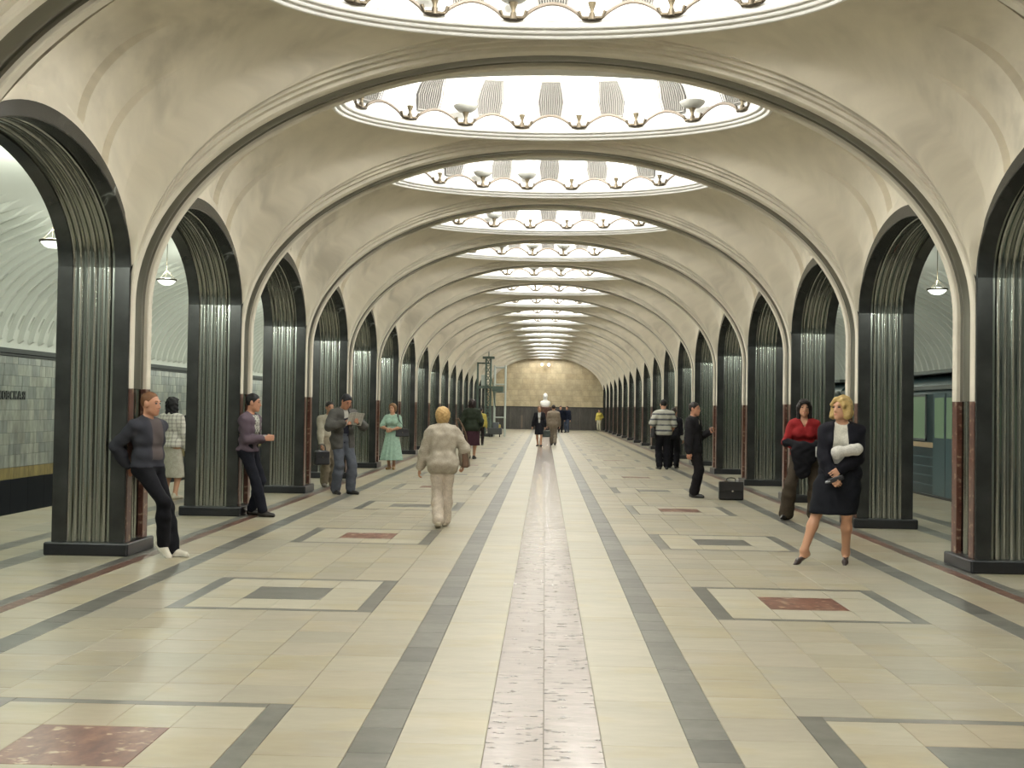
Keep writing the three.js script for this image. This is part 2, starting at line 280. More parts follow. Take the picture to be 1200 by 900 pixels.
// ------------------------------------------------------------------ walls beyond the tracks
const tWallTones = [[.36, .385, .345], [.42, .44, .385], [.31, .34, .31], [.45, .46, .40], [.27, .30, .275], [.385, .40, .34]].map(c => std({ color: lin(...c), map: tWall, roughness: .3 }));
const ochre = std({ color: lin(.36, .28, .105), map: tWall, roughness: .4 });
const XW = 10.2;
for (const S of [LEFT, RIGHT]) {
  const w = struct('wall_' + S.side), s = S.s, rw = rng(s > 0 ? 51 : 52);
  const bx = (a, b, y0, y1, z0, z1) => s > 0 ? box(a, b, y0, y1, -z1, -z0) : box(-b, -a, y0, y1, -z1, -z0);
  part('backing', bx(XW + .012, XW + .4, -1.2, PV.s + .1, -.5, ZEND + .5), M.trackDark, w);
  part('track_bed', bx(7.3, XW + .02, -1.3, -1.15, -.5, ZEND + .5), M.trackDark, w);
  part('platform_face', bx(7.2, 7.46, -1.2, -.02, -.5, ZEND + .5), M.trackDark, w);
  part('cornice', merge([bx(XW - .09, XW + .02, PV.s - .05, PV.s + .04, -.5, ZEND + .5), bx(XW - .05, XW + .02, PV.s - .10, PV.s - .06, -.5, ZEND + .5)]), M.trackDark, w);
  part('end_closure', bx(XI, XW + .3, -1.2, 5.2, ZEND - .1, ZEND + .3), M.darkMarble, w);
  part('back_closure', bx(XI, XW + .3, -1.2, 5.2, .8, 1.0), M.platform, w);
  const rows = []; let y = .31; while (y < 2.4) { const h = Math.min([.24, .2, .22][rows.length % 3], 2.44 - y); rows.push([y, y + h]); y += h; }
  const merged = tWallTones.map(() => []); let oc = [], dk = [];
  rows.forEach(([y0, y1], r) => { let z = 1 + (r % 2) * .11; while (z < ZEND) { const l = .2 + .16 * rw(); const t = Math.floor(rw() * 6), dep = rw() * .004; const near = (s < 0 && ((z > 19.9 && z < 22.6) || (z > 29 && z < 33.5))); const g = bx(XW - .004 - dep, XW + .02, y0 + .003, y1 - .003, z + .002, z + l - .002); if (near) part('tile', g, tWallTones[t], w); else merged[t].push(g); z += l; } });
  { let z = 1; while (z < ZEND) { const l = .7; oc.push(bx(XW - .01, XW + .02, .09, .305, z + .003, z + l - .003)); dk.push(bx(XW - .006, XW + .02, -1.1, .085, z + .003, z + l - .003)); z += l; } }
  merged.forEach((g, i) => { const o = part('distant_tile', merge(g), tWallTones[i], w); o.userData.kind = 'stuff'; });
  { const o = part('ochre_band', merge(oc), ochre, w); o.userData.kind = 'stuff'; const p = part('dark_base', merge(dk), M.plinth, w); p.userData.kind = 'stuff'; }
}
// ------------------------------------------------------------------ end wall and wall behind the camera
const endDark = std({ color: lin(.075, .07, .062), map: tWall, roughness: .4 });
const stoneTones = [[.47, .39, .265], [.50, .415, .285], [.45, .37, .25], [.49, .41, .285], [.465, .39, .27]].map(c => std({ color: lin(...c), map: tStone, roughness: .6 }));
{
  const w = struct('wall_end'), r = rng(61);
  part('backing', box(-XI, XI, 0, 5.9, -ZEND - .3, -ZEND), M.grout, w);
  const bl = [[.72, .42], [.72, .42]]; let y = 1.72, row = 0;
  while (y < 5.45) { let x = -XI - (row % 2) * .36; while (x < XI) { const l = .6 + .35 * r(), a = Math.max(-XI, x), b = Math.min(XI, x + l); if (b - a > .05) part('stone_block', box(a + .006, b - .006, y + .006, Math.min(y + .42, 5.88) - .006, -ZEND - .02, -ZEND + .018 + r() * .012), stoneTones[Math.floor(r() * 5)], w); x += l; } y += .42; row++; }
  for (let x = -XI; x < XI - .1; x += .872) part('dark_slab', box(x + .005, x + .872 - .005, 0, 1.66, -ZEND - .02, -ZEND + .03), endDark, w);
  part('dado_rail', box(-XI, XI, 1.66, 1.72, -ZEND - .02, -ZEND + .05), M.plinth, w);
  part('niche_trim', box(-1.82, -1.68, .1, 1.05, -ZEND, -ZEND + .05), M.moulding, w);
  const b = struct('wall_back'); part('plaster_wall', box(-XI, XI, 0, 6, -ZBACK - .02, -ZBACK + .2), M.plaster, b);
}

// ================================================================== PILLARS, ARCHES, RIBS
const flute = (x0, x1, n, amp) => { const N = n * 24, o = []; for (let i = 0; i <= N; i++) { const t = i / N, ph = ((t * n) % 1) - .5, r = Math.abs(ph) < .24 ? Math.sqrt(1 - (ph / .24) ** 2) : 0, bead = Math.abs(ph) > .44 ? .25 * Math.sqrt(1 - ((.5 - Math.abs(ph)) / .06) ** 2) : 0; o.push([lerp(x0, x1, t), amp * Math.max(r, bead) - amp]); } return o; };
const vpath = (y0, y1, p, n, b, k = 2) => Array.from({ length: k }, (_, i) => ({ p: [p[0], lerp(y0, y1, i / (k - 1)), p[1]], n, b }));
const JZ = HB - ARCH.a, CZ = HB - ARCH.ao; // jamb plane and hall-side corner, from the pillar centre
const XM = (XI + XO) / 2, SX = (x) => x - XM; // pillar local x, hall side is -x for the right row
const PG = {};
{ // local frame: right row (hall side at -x)
  const xi = SX(XI), xo = SX(XO), mi = SX(XI + .16), mo = SX(XO - .16), Y0 = .13, Y1 = ARCH.s;
  PG.plinth = rbox(xi - .06, xo + .06, -.002, .135, -JZ - .055, JZ + .055, .022, 3);
  PG.jamb = [1, -1].map(z => sweep(vpath(Y0, Y1, [0, z * JZ], [0, 0, z], [1, 0, 0]), () => flute(mi, mo, 3, .034), false, .9));
  PG.edge = []; for (const z of [1, -1]) for (const [a, b] of [[xi, mi], [xo, mo]]) { const inX = a; PG.edge.push(sweep(vpath(Y0, Y1, [0, 0], [0, 0, z], [1, 0, 0]), () => [[b, JZ - .05], [b, JZ], [a + Math.sign(b - a) * .008, JZ], [a, JZ - .008], [a, CZ - .0]])); }
  PG.strip = []; for (const z of [1, -1]) PG.strip.push(rbox(xi - .008, xi + .05, Y0, 1.74, Math.min(z * .165, z * CZ), Math.max(z * .165, z * CZ), .006, 1));
  PG.side = sweep(vpath(Y0, 1.74, [xi + .035, 0], [-1, 0, 0], [0, 0, 1]), () => flute(-.165, .165, 2, .03), false, .9);
  PG.backside = sweep(vpath(Y0, 4.6, [xo - .035, 0], [1, 0, 0], [0, 0, 1]), () => flute(-.165, .165, 2, .03), false, .9);
  PG.backstrip = []; for (const z of [1, -1]) PG.backstrip.push([rbox(xo - .05, xo + .008, Y0, 1.74, Math.min(z * .165, z * CZ), Math.max(z * .165, z * CZ), .006, 1), rbox(xo - .05, xo + .01, 1.74, 4.6, Math.min(z * .165, z * CZ), Math.max(z * .165, z * CZ), .006, 1)]);
  // arch: path over the bay, local z = u
  const N = 40, path = Array.from({ length: N + 1 }, (_, i) => { const t = Math.PI * i / N, c = Math.cos(t), s = Math.sin(t); let nx = -c / ARCH.a, ny = -s / ARCH.b; const q = Math.hypot(nx, ny); return { p: [0, ARCH.s + ARCH.b * s, ARCH.a * c], o: [0, ARCH.s + ARCH.bo * s, ARCH.ao * c], n: [0, ny / q, nx / q], b: [1, 0, 0] }; });
  PG.archSteel = sweep(path, () => flute(mi, mo, 3, .034), false, .9);
  const edgeG = (a, b) => { // soffit strip plus the archivolt face on the wall
    const rows = path.map(q => [[b, q.p, -.05], [b, q.p, 0], [a + Math.sign(b - a) * .008, q.p, 0], [a, q.p, -.01], [a, q.o, 0], [a + Math.sign(b - a) * .03, q.o, 0]].map(([x, p, d], m) => [x, p[1] + path[0].n[1] * 0 + (m < 4 ? q.n[1] * d : 0), p[2] + (m < 4 ? q.n[2] * d : 0)]));
    return grid(rows.length, 6, (i, j) => [...rows[i][j], rows[i][j][0] + rows[i][j][1], i * .1], .5);
  };
  PG.archEdge = [edgeG(xi, mi), edgeG(xo, mo)];
  // rib across the hall
  const prof = (q) => q;
  const rp = []; const st = 1.74; for (let i = 0; i < 4; i++) rp.push({ p: [XI, lerp(st, RIB.s, i / 4), 0], n: [-1, 0, 0], b: [0, 0, 1], f: 0 });
  const NR = 72; for (let i = 0; i <= NR; i++) { const t = Math.PI * i / NR, c = Math.cos(t), s = Math.sin(t); let nx = -c / RIB.a, ny = -s / RIB.b; const q = Math.hypot(nx, ny); rp.push({ p: [RIB.a * c, RIB.s + RIB.b * s, 0], n: [nx / q, ny / q, 0], b: [0, 0, 1], f: fade(RIB.s + RIB.b * s) }); }
  for (let i = 1; i <= 4; i++) rp.push({ p: [-XI, lerp(RIB.s, st, i / 4), 0], n: [1, 0, 0], b: [0, 0, 1], f: 0 });
  const mould = (z) => sweep(rp, (q) => { const f = q.f, w = (k) => z * (CZ + k * f); return [[z * .185, -.06], [z * .185, .0], [z * .195, .012], [w(-.012) - z * .01, .012], [w(0), .0], [w(0), -.035 * f - .012], [w(.06), -.035 * f - .012], [w(.06), -.07 * f - .014], [w(.12), -.07 * f - .014], [w(.12), -.105 * f - .016], [w(.18), -.105 * f - .016], [w(.18), -.24 * f - .03]]; }, false, .5);
  PG.mould = [mould(1), mould(-1)];
  PG.channel = sweep(rp, () => [[-.19, -.02], [-.175, -.055], [-.12, -.06], [-.085, -.03], [-.05, -.006], [0, .004], [.05, -.006], [.085, -.03], [.12, -.06], [.175, -.055], [.19, -.02]], false, .9);
}
function fillPillar(t) {
  part('plinth', PG.plinth, M.plinth, t, 'black stone plinth');
  PG.jamb.forEach(g => part('steel_fluting', g, M.steel, t));
  PG.edge.forEach(g => part('marble_edge', g, M.darkMarble, t));
  PG.strip.forEach(g => part('red_marble_strip', g, M.redMarble, t, 'red marble strip'));
  part('side_fluting', PG.side, M.steel, t); part('side_fluting', PG.backside, M.steel, t);
  PG.backstrip.forEach(([a, b]) => { part('red_marble_strip', a, M.redMarble, t, 'red marble strip'); part('plaster_strip', b, M.cream, t, 'cream plaster strip'); });
}
function fillArch(t) { part('steel_soffit', PG.archSteel, M.steel, t); PG.archEdge.forEach(g => part('marble_edge', g, M.darkMarble, t)); }
// arches and pillars outside the view stay with the setting
const arcadeBehind = { '-1': struct('wall_arcade_left'), '1': struct('wall_arcade_right') };
for (const s of [-1, 1]) {
  const side = s < 0 ? 'left' : 'right', turn = s < 0 ? Math.PI : 0;
  for (let k = -3; k <= K1; k++) {
    const vis = k >= 0;
    const extra = ['with a man in a grey sweater leaning on it', 'with a man in a purple shirt leaning on it', null, 'just behind the man reading a newspaper'];
    const extraR = ['nearest the camera, cut by the right frame edge', 'behind the blonde woman', 'beside the woman in red blouse', 'behind the black briefcase'];
    const note = (s < 0 ? extra : extraR)[k];
    if (vis) { const t = thing('pillar', `fluted steel pillar with dark marble edges, ${ORD[k]} from the camera in the ${side} row${note ? ', ' + note : ''}`.split(' ').slice(0, 24).join(' '), 'pillar', [s * XM, 0, pz(k)], turn, `pillars of the ${side} row`); t.userData.label = note && k < 4 ? `${ORD[k]} steel pillar of the ${side} row, ${note}` : `fluted steel pillar with dark marble edges, ${ORD[k]} from camera in ${side} row`; fillPillar(t); }
    else { const t = new THREE.Group(); t.name = 'pillar_behind'; t.position.set(s * XM, 0, pz(k)); t.rotation.y = turn; arcadeBehind[s].add(t); fillPillar(t); }
  }
  for (let j = -3; j <= J1 - 1 + 1; j++) {
    if (j >= -1) { const t = thing('arcade_arch', j < 0 ? `flat pointed arch of dark steel flutes cut by the ${side} edge of the view` : `dark fluted arch between the ${ORD[j]} and ${j >= K1 ? 'end wall' : ORD[j + 1]} pillars of ${side} row`, 'arch', [s * XM, 0, bz(j)], turn, `arches of the ${side} arcade`); if (j < 0) t.userData.label = `nearest dark fluted arch of the ${side} arcade, springing from the first pillar`; fillArch(t); }
    else { const t = new THREE.Group(); t.name = 'arch_behind'; t.position.set(s * XM, 0, bz(j)); t.rotation.y = turn; arcadeBehind[s].add(t); fillArch(t); }
  }
}
for (let k = -1; k <= K1; k++) {
  const t = thing('ceiling_rib', k < 0 ? 'cream rib with dark channel crossing the upper left corner of the view' : `cream vault rib with dark steel channel above the ${ORD[k]} pair of pillars`, 'rib', [0, 0, pz(k)], 0, 'ribs across the hall vault');
  PG.mould.forEach(g => part('plaster_moulding', g, M.cream, t)); part('steel_channel', PG.channel, M.ribsteel, t, 'dark steel channel');
}
for (let k = -4; k < -1; k++) for (const g of PG.mould) { const m = part('rib_behind', g, M.cream, ceiling); m.position.z = pz(k); }

// ================================================================== CEILING DOMES AND THEIR LAMPS
const DY = 5.33, DA = 2.58, DB = 1.34, ND = 16;
const ell = (t, r = 0) => [(DA + r) * Math.sin(t), -(DB + r) * Math.cos(t)]; // t=0 is the far side (-z)
const arcT = (() => { const N = 4000, L = [0]; for (let i = 1; i <= N; i++) { const a = ell((i - 1) / N * 2 * Math.PI), b = ell(i / N * 2 * Math.PI); L.push(L[i - 1] + Math.hypot(a[0] - b[0], a[1] - b[1])); } return (f) => { f = ((f % 1) + 1) % 1; const q = f * L[N]; let lo = 0, hi = N; while (hi - lo > 1) { const m = (lo + hi) >> 1; L[m] <= q ? lo = m : hi = m; } return (lo + (q - L[lo]) / (L[hi] - L[lo])) / N * 2 * Math.PI; }; })();
const DG = {};
{
  const N = 96, ring = Array.from({ length: N }, (_, i) => { const t = i / N * 2 * Math.PI, [x, z] = ell(t); let nx = Math.sin(t) / DA, nz = -Math.cos(t) / DB; const q = Math.hypot(nx, nz); return { p: [x, 0, z], n: [0, 1, 0], b: [nx / q, 0, nz / q] }; });
  const step = (r, y) => [[r + .055, y], [r + .045, y - .008], [r + .015, y - .008], [r, y + .006], [r, y + .035]];
  DG.rim = sweep(ring, () => [[.22, .06], [.185, .012], ...step(.125, .008), ...step(.07, .043), ...step(.015, .078), [0, .15], [0, .2]], true, .5);
  const bump = (f) => { const q = f * ND, m = q - Math.round(q); const v = m / .385; return Math.abs(v) < 1 ? .165 * Math.sqrt(1 - v * v) * (.55 + .45 * (1 - v * v)) : 0; };
  const fr = Array.from({ length: ND * 28 + 1 }, (_, i) => i / (ND * 28));
  DG.collar = grid(fr.length, 3, (i, j) => { const t = arcT(fr[i]), [x, z] = ell(t, j === 2 ? .05 : .0), y = .13 + (j ? bump(fr[i]) : 0); return [x, y, z, i * .03, y]; }, .5);
  DG.arcs = Array.from({ length: ND }, (_, m) => { const pts = []; for (let i = 0; i <= 16; i++) { const f = (m - .5 + i / 16) / ND, t = arcT(f), [x, z] = ell(t, .005); pts.push(new THREE.Vector3(x, .14 + bump(f), z)); } return new THREE.TubeGeometry(new THREE.CatmullRomCurve3(pts), 28, .022, 5); });
  const shellS = (y) => [[1.06, .13], [1.06, .25], [1.055, .45], [1.03, .65], [.97, .82], [.86, .97], [.68, 1.09], [.42, 1.16], [0, 1.19]];
  const prof = shellS();
  DG.shell = grid(49, prof.length, (i, j) => { const t = i / 48 * 2 * Math.PI, [x, z] = ell(t, .12); return [x * prof[j][0], prof[j][1], z * prof[j][0], i * .3, j * .2]; }, .6);
  // grilles
  const at = (t, k, y) => { const [x, z] = ell(t, .12); return new THREE.Vector3(x * k, y, z * k); };
  DG.grille = Array.from({ length: ND }, (_, m) => {
    const bars = [], nb = 12, f0 = m / ND, wf = .185 / ND; const ys = [[1.035, .33], [1.015, .53], [.995, .66], [.955, .79]], wide = [.88, 1.1, 1.0, .82];
    const P = (v, q) => at(arcT(f0 + v * wf * wide[q] * 1.0), ys[q][0], ys[q][1]);
    for (let i = 0; i < nb; i++) { const v = -1 + 2 * i / (nb - 1); for (let q = 0; q < 3; q++) { const a = P(v, q), b = P(v, q + 1); bars.push(cyl(a.toArray(), b.toArray(), .009, .009, 4)); } }
    for (const q of [0, 3]) { const a = P(-1.08, q), b = P(1.08, q); bars.push(cyl(a.toArray(), b.toArray(), .014, .014, 5)); }
    return merge(bars);
  });
  DG.grilleBack = Array.from({ length: ND }, (_, m) => { const f0 = m / ND, wf = .185 / ND, ys = [[1.055, .33], [1.037, .53], [1.015, .66], [.972, .79]], wide = [.88, 1.1, 1.0, .82]; return grid(4, 5, (i, j) => { const p = at(arcT(f0 + (-1 + j / 2) * wf * wide[i]), ys[i][0], ys[i][1]); return [p.x, p.y, p.z, j, i]; }, .5); });
  // lamps, standing at their base
  DG.foot = merge([cyl([-.10, 0, 0], [.10, 0, 0], .02, .02, 6), cyl([0, -.02, 0], [0, .05, 0], .04, .028, 10), cyl([-.10, 0, 0], [-.13, .07, 0], .012, .02, 6), cyl([.10, 0, 0], [.13, .07, 0], .012, .02, 6)]);
  DG.stem = lathe([[.022, .03], [.02, .08], [.034, .12], [.05, .15], [.05, .165], [0, .165]], 10);
  DG.cup = lathe([[.02, .03], [.018, .08], [.03, .11], [.045, .155], [.04, .155], [.02, .12], [0, .11]], 10);
  DG.bowl = lathe([[.05, .15], [.10, .165], [.15, .20], [.172, .235], [.168, .24], [.14, .205], [.09, .18], [0, .17]], 18);
  DG.bulb = new THREE.SphereGeometry(.045, 10, 8).translate(0, .235, 0);
}
const bulbMat = new THREE.MeshStandardMaterial({ color: 0xffffff, emissive: DOME_COLOR, emissiveIntensity: 6 });
const BOWLS = { '-1': [-1.5, -.5], 0: [-3.5, -1.5, 2.5], 1: [-1.5, -.5], 2: [-1.5], 3: [-1.5, -.5, .5], 4: [-.5, .5], 5: [.5, 1.5], 6: [-.5], 7: [1.5], 8: [-1.5] };
function fillDome(t, j) {
  part('rim_moulding', DG.rim, M.white, t); part('scalloped_collar', DG.collar, M.white, t); part('dome_shell', DG.shell, M.white, t);
  DG.arcs.forEach(g => part('scallop_moulding', g, M.moulding, t, 'brown scallop moulding'));
  DG.grille.forEach((g, m) => { const q = part('grille', g, M.grille, t, 'slatted grille'); part('grille_panel', DG.grilleBack[m], M.grilleBack, q); });
}
function domeLights(z) { for (const m of [-1.6, 1.6, 6.4, 9.6]) { const [x, dz] = ell(arcT(m / ND), -.85); const l = new THREE.PointLight(DOME_COLOR, DOME_LIGHT, 0, 2); l.name = 'dome_light'; l.position.set(x, DY + .72, z + dz); l.castShadow = true; l.shadow.radius = 8; scene.add(l); } }
for (let j = J0; j <= J1; j++) {
  const pos = [0, DY, bz(j)]; domeLights(bz(j));
  if (j < -1) { const t = new THREE.Group(); t.name = 'dome_behind'; t.position.set(...pos); ceiling.add(t); part('rim_moulding', DG.rim, M.white, t); part('scalloped_collar', DG.collar, M.white, t); part('dome_shell', DG.shell, M.white, t); continue; }
  const w = ORD[j + 1];
  const t = thing('ceiling_dome', j < 0 ? 'nearest oval white ceiling dome with scalloped rim, cut by the top of the view' : `lit oval white ceiling dome with scalloped rim, ${w} from the camera`, 'dome', pos, 0, 'oval domes along the hall ceiling'); fillDome(t, j);
  if (j <= 8) {
    const span = j < 1 ? [-3.5, -2.5, -1.5, -.5, .5, 1.5, 2.5, 3.5] : [-2.5, -1.5, -.5, .5, 1.5, 2.5];
    for (const m of span) {
      const tt = arcT(m / ND), [x, z] = ell(tt, -.02), has = (BOWLS[j] || []).includes(m);
      let nx = Math.sin(tt) / DA, nz = -Math.cos(tt) / DB;
      const place = { '-3.5': 'far left end', '-2.5': 'left end', '-1.5': 'left', '-0.5': 'left of centre', '0.5': 'right of centre', '1.5': 'right', '2.5': 'right end', '3.5': 'far right end' }[String(m)];
      const lab = has ? `brass lamp with a wide pale bowl, ${place} on the ${w} dome rim` : `short bare brass lamp cup without bowl, ${place} on the ${w} dome rim`;
      const L = thing('dome_lamp', lab, 'lamp', [x, DY + .15, bz(j) + z], Math.atan2(-nx, -nz), `lamps on the ${w} dome rim`);
      part('bracket', DG.foot, M.darkbrass, L);
      if (has) { part('stem', DG.stem, M.brass, L); part('bowl', DG.bowl, M.bowl, L, 'pale glass bowl'); part('bulb', DG.bulb, bulbMat, L); } else part('cup', DG.cup, M.brass, L);
    }
  }
}

// ================================================================== PLATFORM PENDANTS
{
  const bowlM = new THREE.MeshStandardMaterial({ color: 0xffffff, emissive: PLAT_COLOR, emissiveIntensity: 4, roughness: .5, side: THREE.DoubleSide });
  const bowl = lathe([[0, -.085], [.055, -.08], [.1, -.06], [.135, -.025], [.148, .0]], 20), rim = lathe([[.15, -.012], [.165, -.005], [.165, .015], [.15, .02], [.135, .012]], 20), rod = cyl([0, .15, 0], [0, 1.2, 0], .006, .006, 6), arms = merge([0, 1, 2].map(i => { const a = i * 2.094; return cyl([.15 * Math.cos(a), .01, .15 * Math.sin(a)], [0, .16, 0], .004, .004, 5); }));
  for (const S of [LEFT, RIGHT]) for (let j = -2; j <= J1; j++) {
    const x = S.s * 6.3, z = bz(j), y = 3.62;
    const l = new THREE.PointLight(PLAT_COLOR, PLAT_LIGHT * (S.s > 0 ? .42 : 1), 0, 2); l.name = 'platform_light'; l.position.set(x, y + .16, z); l.castShadow = true; l.shadow.radius = 5; scene.add(l);
    if (j < 0 || j > 5) continue;
    const t = thing('pendant_lamp', `white bowl pendant lamp over the ${S.side} platform, behind the arch between ${ORD[j]} and ${ORD[j + 1]} pillars`, 'lamp', [x, y, z], 0, `pendant lamps over the ${S.side} platform`);
    t.userData.label = `white bowl pendant lamp over the ${S.side} platform beside the ${ORD[j]} arch past the first pillar`;
    part('glass_bowl', bowl, bowlM, t); part('metal_rim', rim, M.darkbrass, t); part('rod', rod, M.darkbrass, t); part('arms', arms, M.darkbrass, t);
  }
}

// ================================================================== TRAIN, SIGN, END-OF-HALL OBJECTS
{
  const bodyM = std({ color: lin(.018, .042, .05), roughness: .3, metalness: .2 }), roofM = std({ color: lin(.09, .105, .10), roughness: .6 }), stripeM = std({ color: lin(.40, .31, .19), roughness: .4 }), paleM = std({ color: lin(.045, .085, .095), roughness: .35 });
  const paneM = new THREE.MeshStandardMaterial({ color: lin(.06, .09, .07), emissive: lin(.42, .62, .33), emissiveIntensity: .34, roughness: .12 });
  const L = 18.8, sec = new THREE.Shape(); sec.moveTo(0, -.95); sec.lineTo(0, 2.0); sec.quadraticCurveTo(.03, 2.2, .25, 2.34); sec.quadraticCurveTo(1.3, 2.62, 2.35, 2.34); sec.quadraticCurveTo(2.57, 2.2, 2.6, 2.0); sec.lineTo(2.6, -.95);
  const body = boxUV(new THREE.ExtrudeGeometry(sec, { depth: L, bevelEnabled: false, curveSegments: 10 }));
  const bx = (y0, y1, z0, z1, p = .012, d = .03) => box(-p, d, y0, y1, z0, z1);
  [[9.2, 'nearer dark teal metro car with lit greenish windows behind the right arcade'], [28.3, 'farther dark teal metro car with lit windows, coupled behind the first car']].forEach(([z, label], q) => {
    const t = thing('train_car', label, 'train', [7.52, 0, -(z + L)], 0, 'metro cars standing at the right platform'); // local z runs from the far end to the near end
    part('body', body, bodyM, t);
    part('roof_rail', merge([bx(2.08, 2.16, 0, L, .03), box(.1, 2.5, 2.40, 2.47, .3, L - .3)]), roofM, t);
    part('belt_stripe', bx(.95, 1.05, 0, L, .014), stripeM, t, 'ochre belt stripe');
    part('rib_moulding', merge([.2, .38, .56, .74].map(y => bx(y, y + .03, 0, L, .018))), paleM, t);
    part('sill', bx(-.06, .04, 0, L, .035), M.plinth, t);
    for (const dz of [2.0, 6.6, 11.2, 15.8]) { const d = part('door', bx(.05, 2.02, dz, dz + 1.3, .022), paleM, t); for (const o of [.1, .72]) part('window_pane', bx(1.15, 1.92, dz + o, dz + o + .48, .028), paneM, d); part('door_seam', bx(.05, 2.0, dz + .64, dz + .66, .026), M.plinth, d); }
    for (const wz of [.5, 3.55, 5.0, 8.15, 9.6, 12.75, 14.2, 17.35]) { const f = part('window_frame', merge([bx(1.08, 1.12, wz, wz + 1.2, .03), bx(1.95, 1.99, wz, wz + 1.2, .03), bx(1.08, 1.99, wz, wz + .04, .03), bx(1.08, 1.99, wz + 1.16, wz + 1.2, .03)]), roofM, t); part('window_pane', bx(1.12, 1.95, wz + .04, wz + 1.16, .016), paneM, f); }
  });
}
{ // station name on the left track wall
  const font = await new FontLoader().loadAsync('fonts/droid/droid_sans_bold.typeface.json');
  const t = thing('station_name', 'dark metal letters spelling МАЯКОВСКАЯ on the grey marble track wall at left', 'sign', [-XW + .0, 1.61, -21.09], Math.PI / 2);
  const word = 'МАЯКОВСКАЯ', m = std({ color: lin(.06, .065, .062), metalness: .4, roughness: .5 }); let x = 0; const gs = [...word].map(ch => { const g = new TextGeometry(ch, { font, size: .165, depth: .03, curveSegments: 4, bevelEnabled: false }); g.computeBoundingBox(); const b = g.boundingBox; g.translate(x - b.min.x, 0, 0); x += b.max.x - b.min.x + .026; return g; });
  gs.forEach(g => { const l = part('letter', g.translate(-x, 0, 0), m, t); });
}
{ // bust on its pedestal
  const p = thing('pedestal', 'dark red stone pedestal under the white bust at the end wall', 'pedestal', [0, 0, -81.55]);
  part('base', rbox(-.5, .5, 0, .14, -.4, .4, .02), M.plinth, p); part('shaft', rbox(-.36, .36, .14, 1.58, -.3, .3, .02), M.redMarble, p); part('cap', rbox(-.42, .42, 1.58, 1.69, -.36, .36, .02), M.redMarble, p);
}
{ // two small spotlights high on the end wall
  [[-.28, [1, .72, .3], 'small yellowish round spotlight high on the end wall, left of the pair'], [.22, [1, .98, 1], 'small bright white round spotlight high on the end wall, right of the pair']].forEach(([x, c, label]) => {
    const t = thing('spotlight', label, 'lamp', [x, 4.93, -ZEND + .02]); const e = new THREE.MeshStandardMaterial({ color: 0xffffff, emissive: lin(...c), emissiveIntensity: 3 });
    part('arm', cyl([0, 0, 0], [0, 0, .3], .02, .02, 6), M.darkbrass, t); part('housing', cyl([0, .02, .26], [0, -.05, .44], .07, .12, 12), M.darkbrass, t); part('lens', new THREE.SphereGeometry(.11, 12, 8).translate(0, -.06, .45), e, t);
    const l = new THREE.PointLight(lin(...c), .8, 0, 2); l.name = 'spot_light'; l.position.set(x, 4.82, -ZEND + .65); l.castShadow = true; l.shadow.radius = 4; scene.add(l);
  });
}
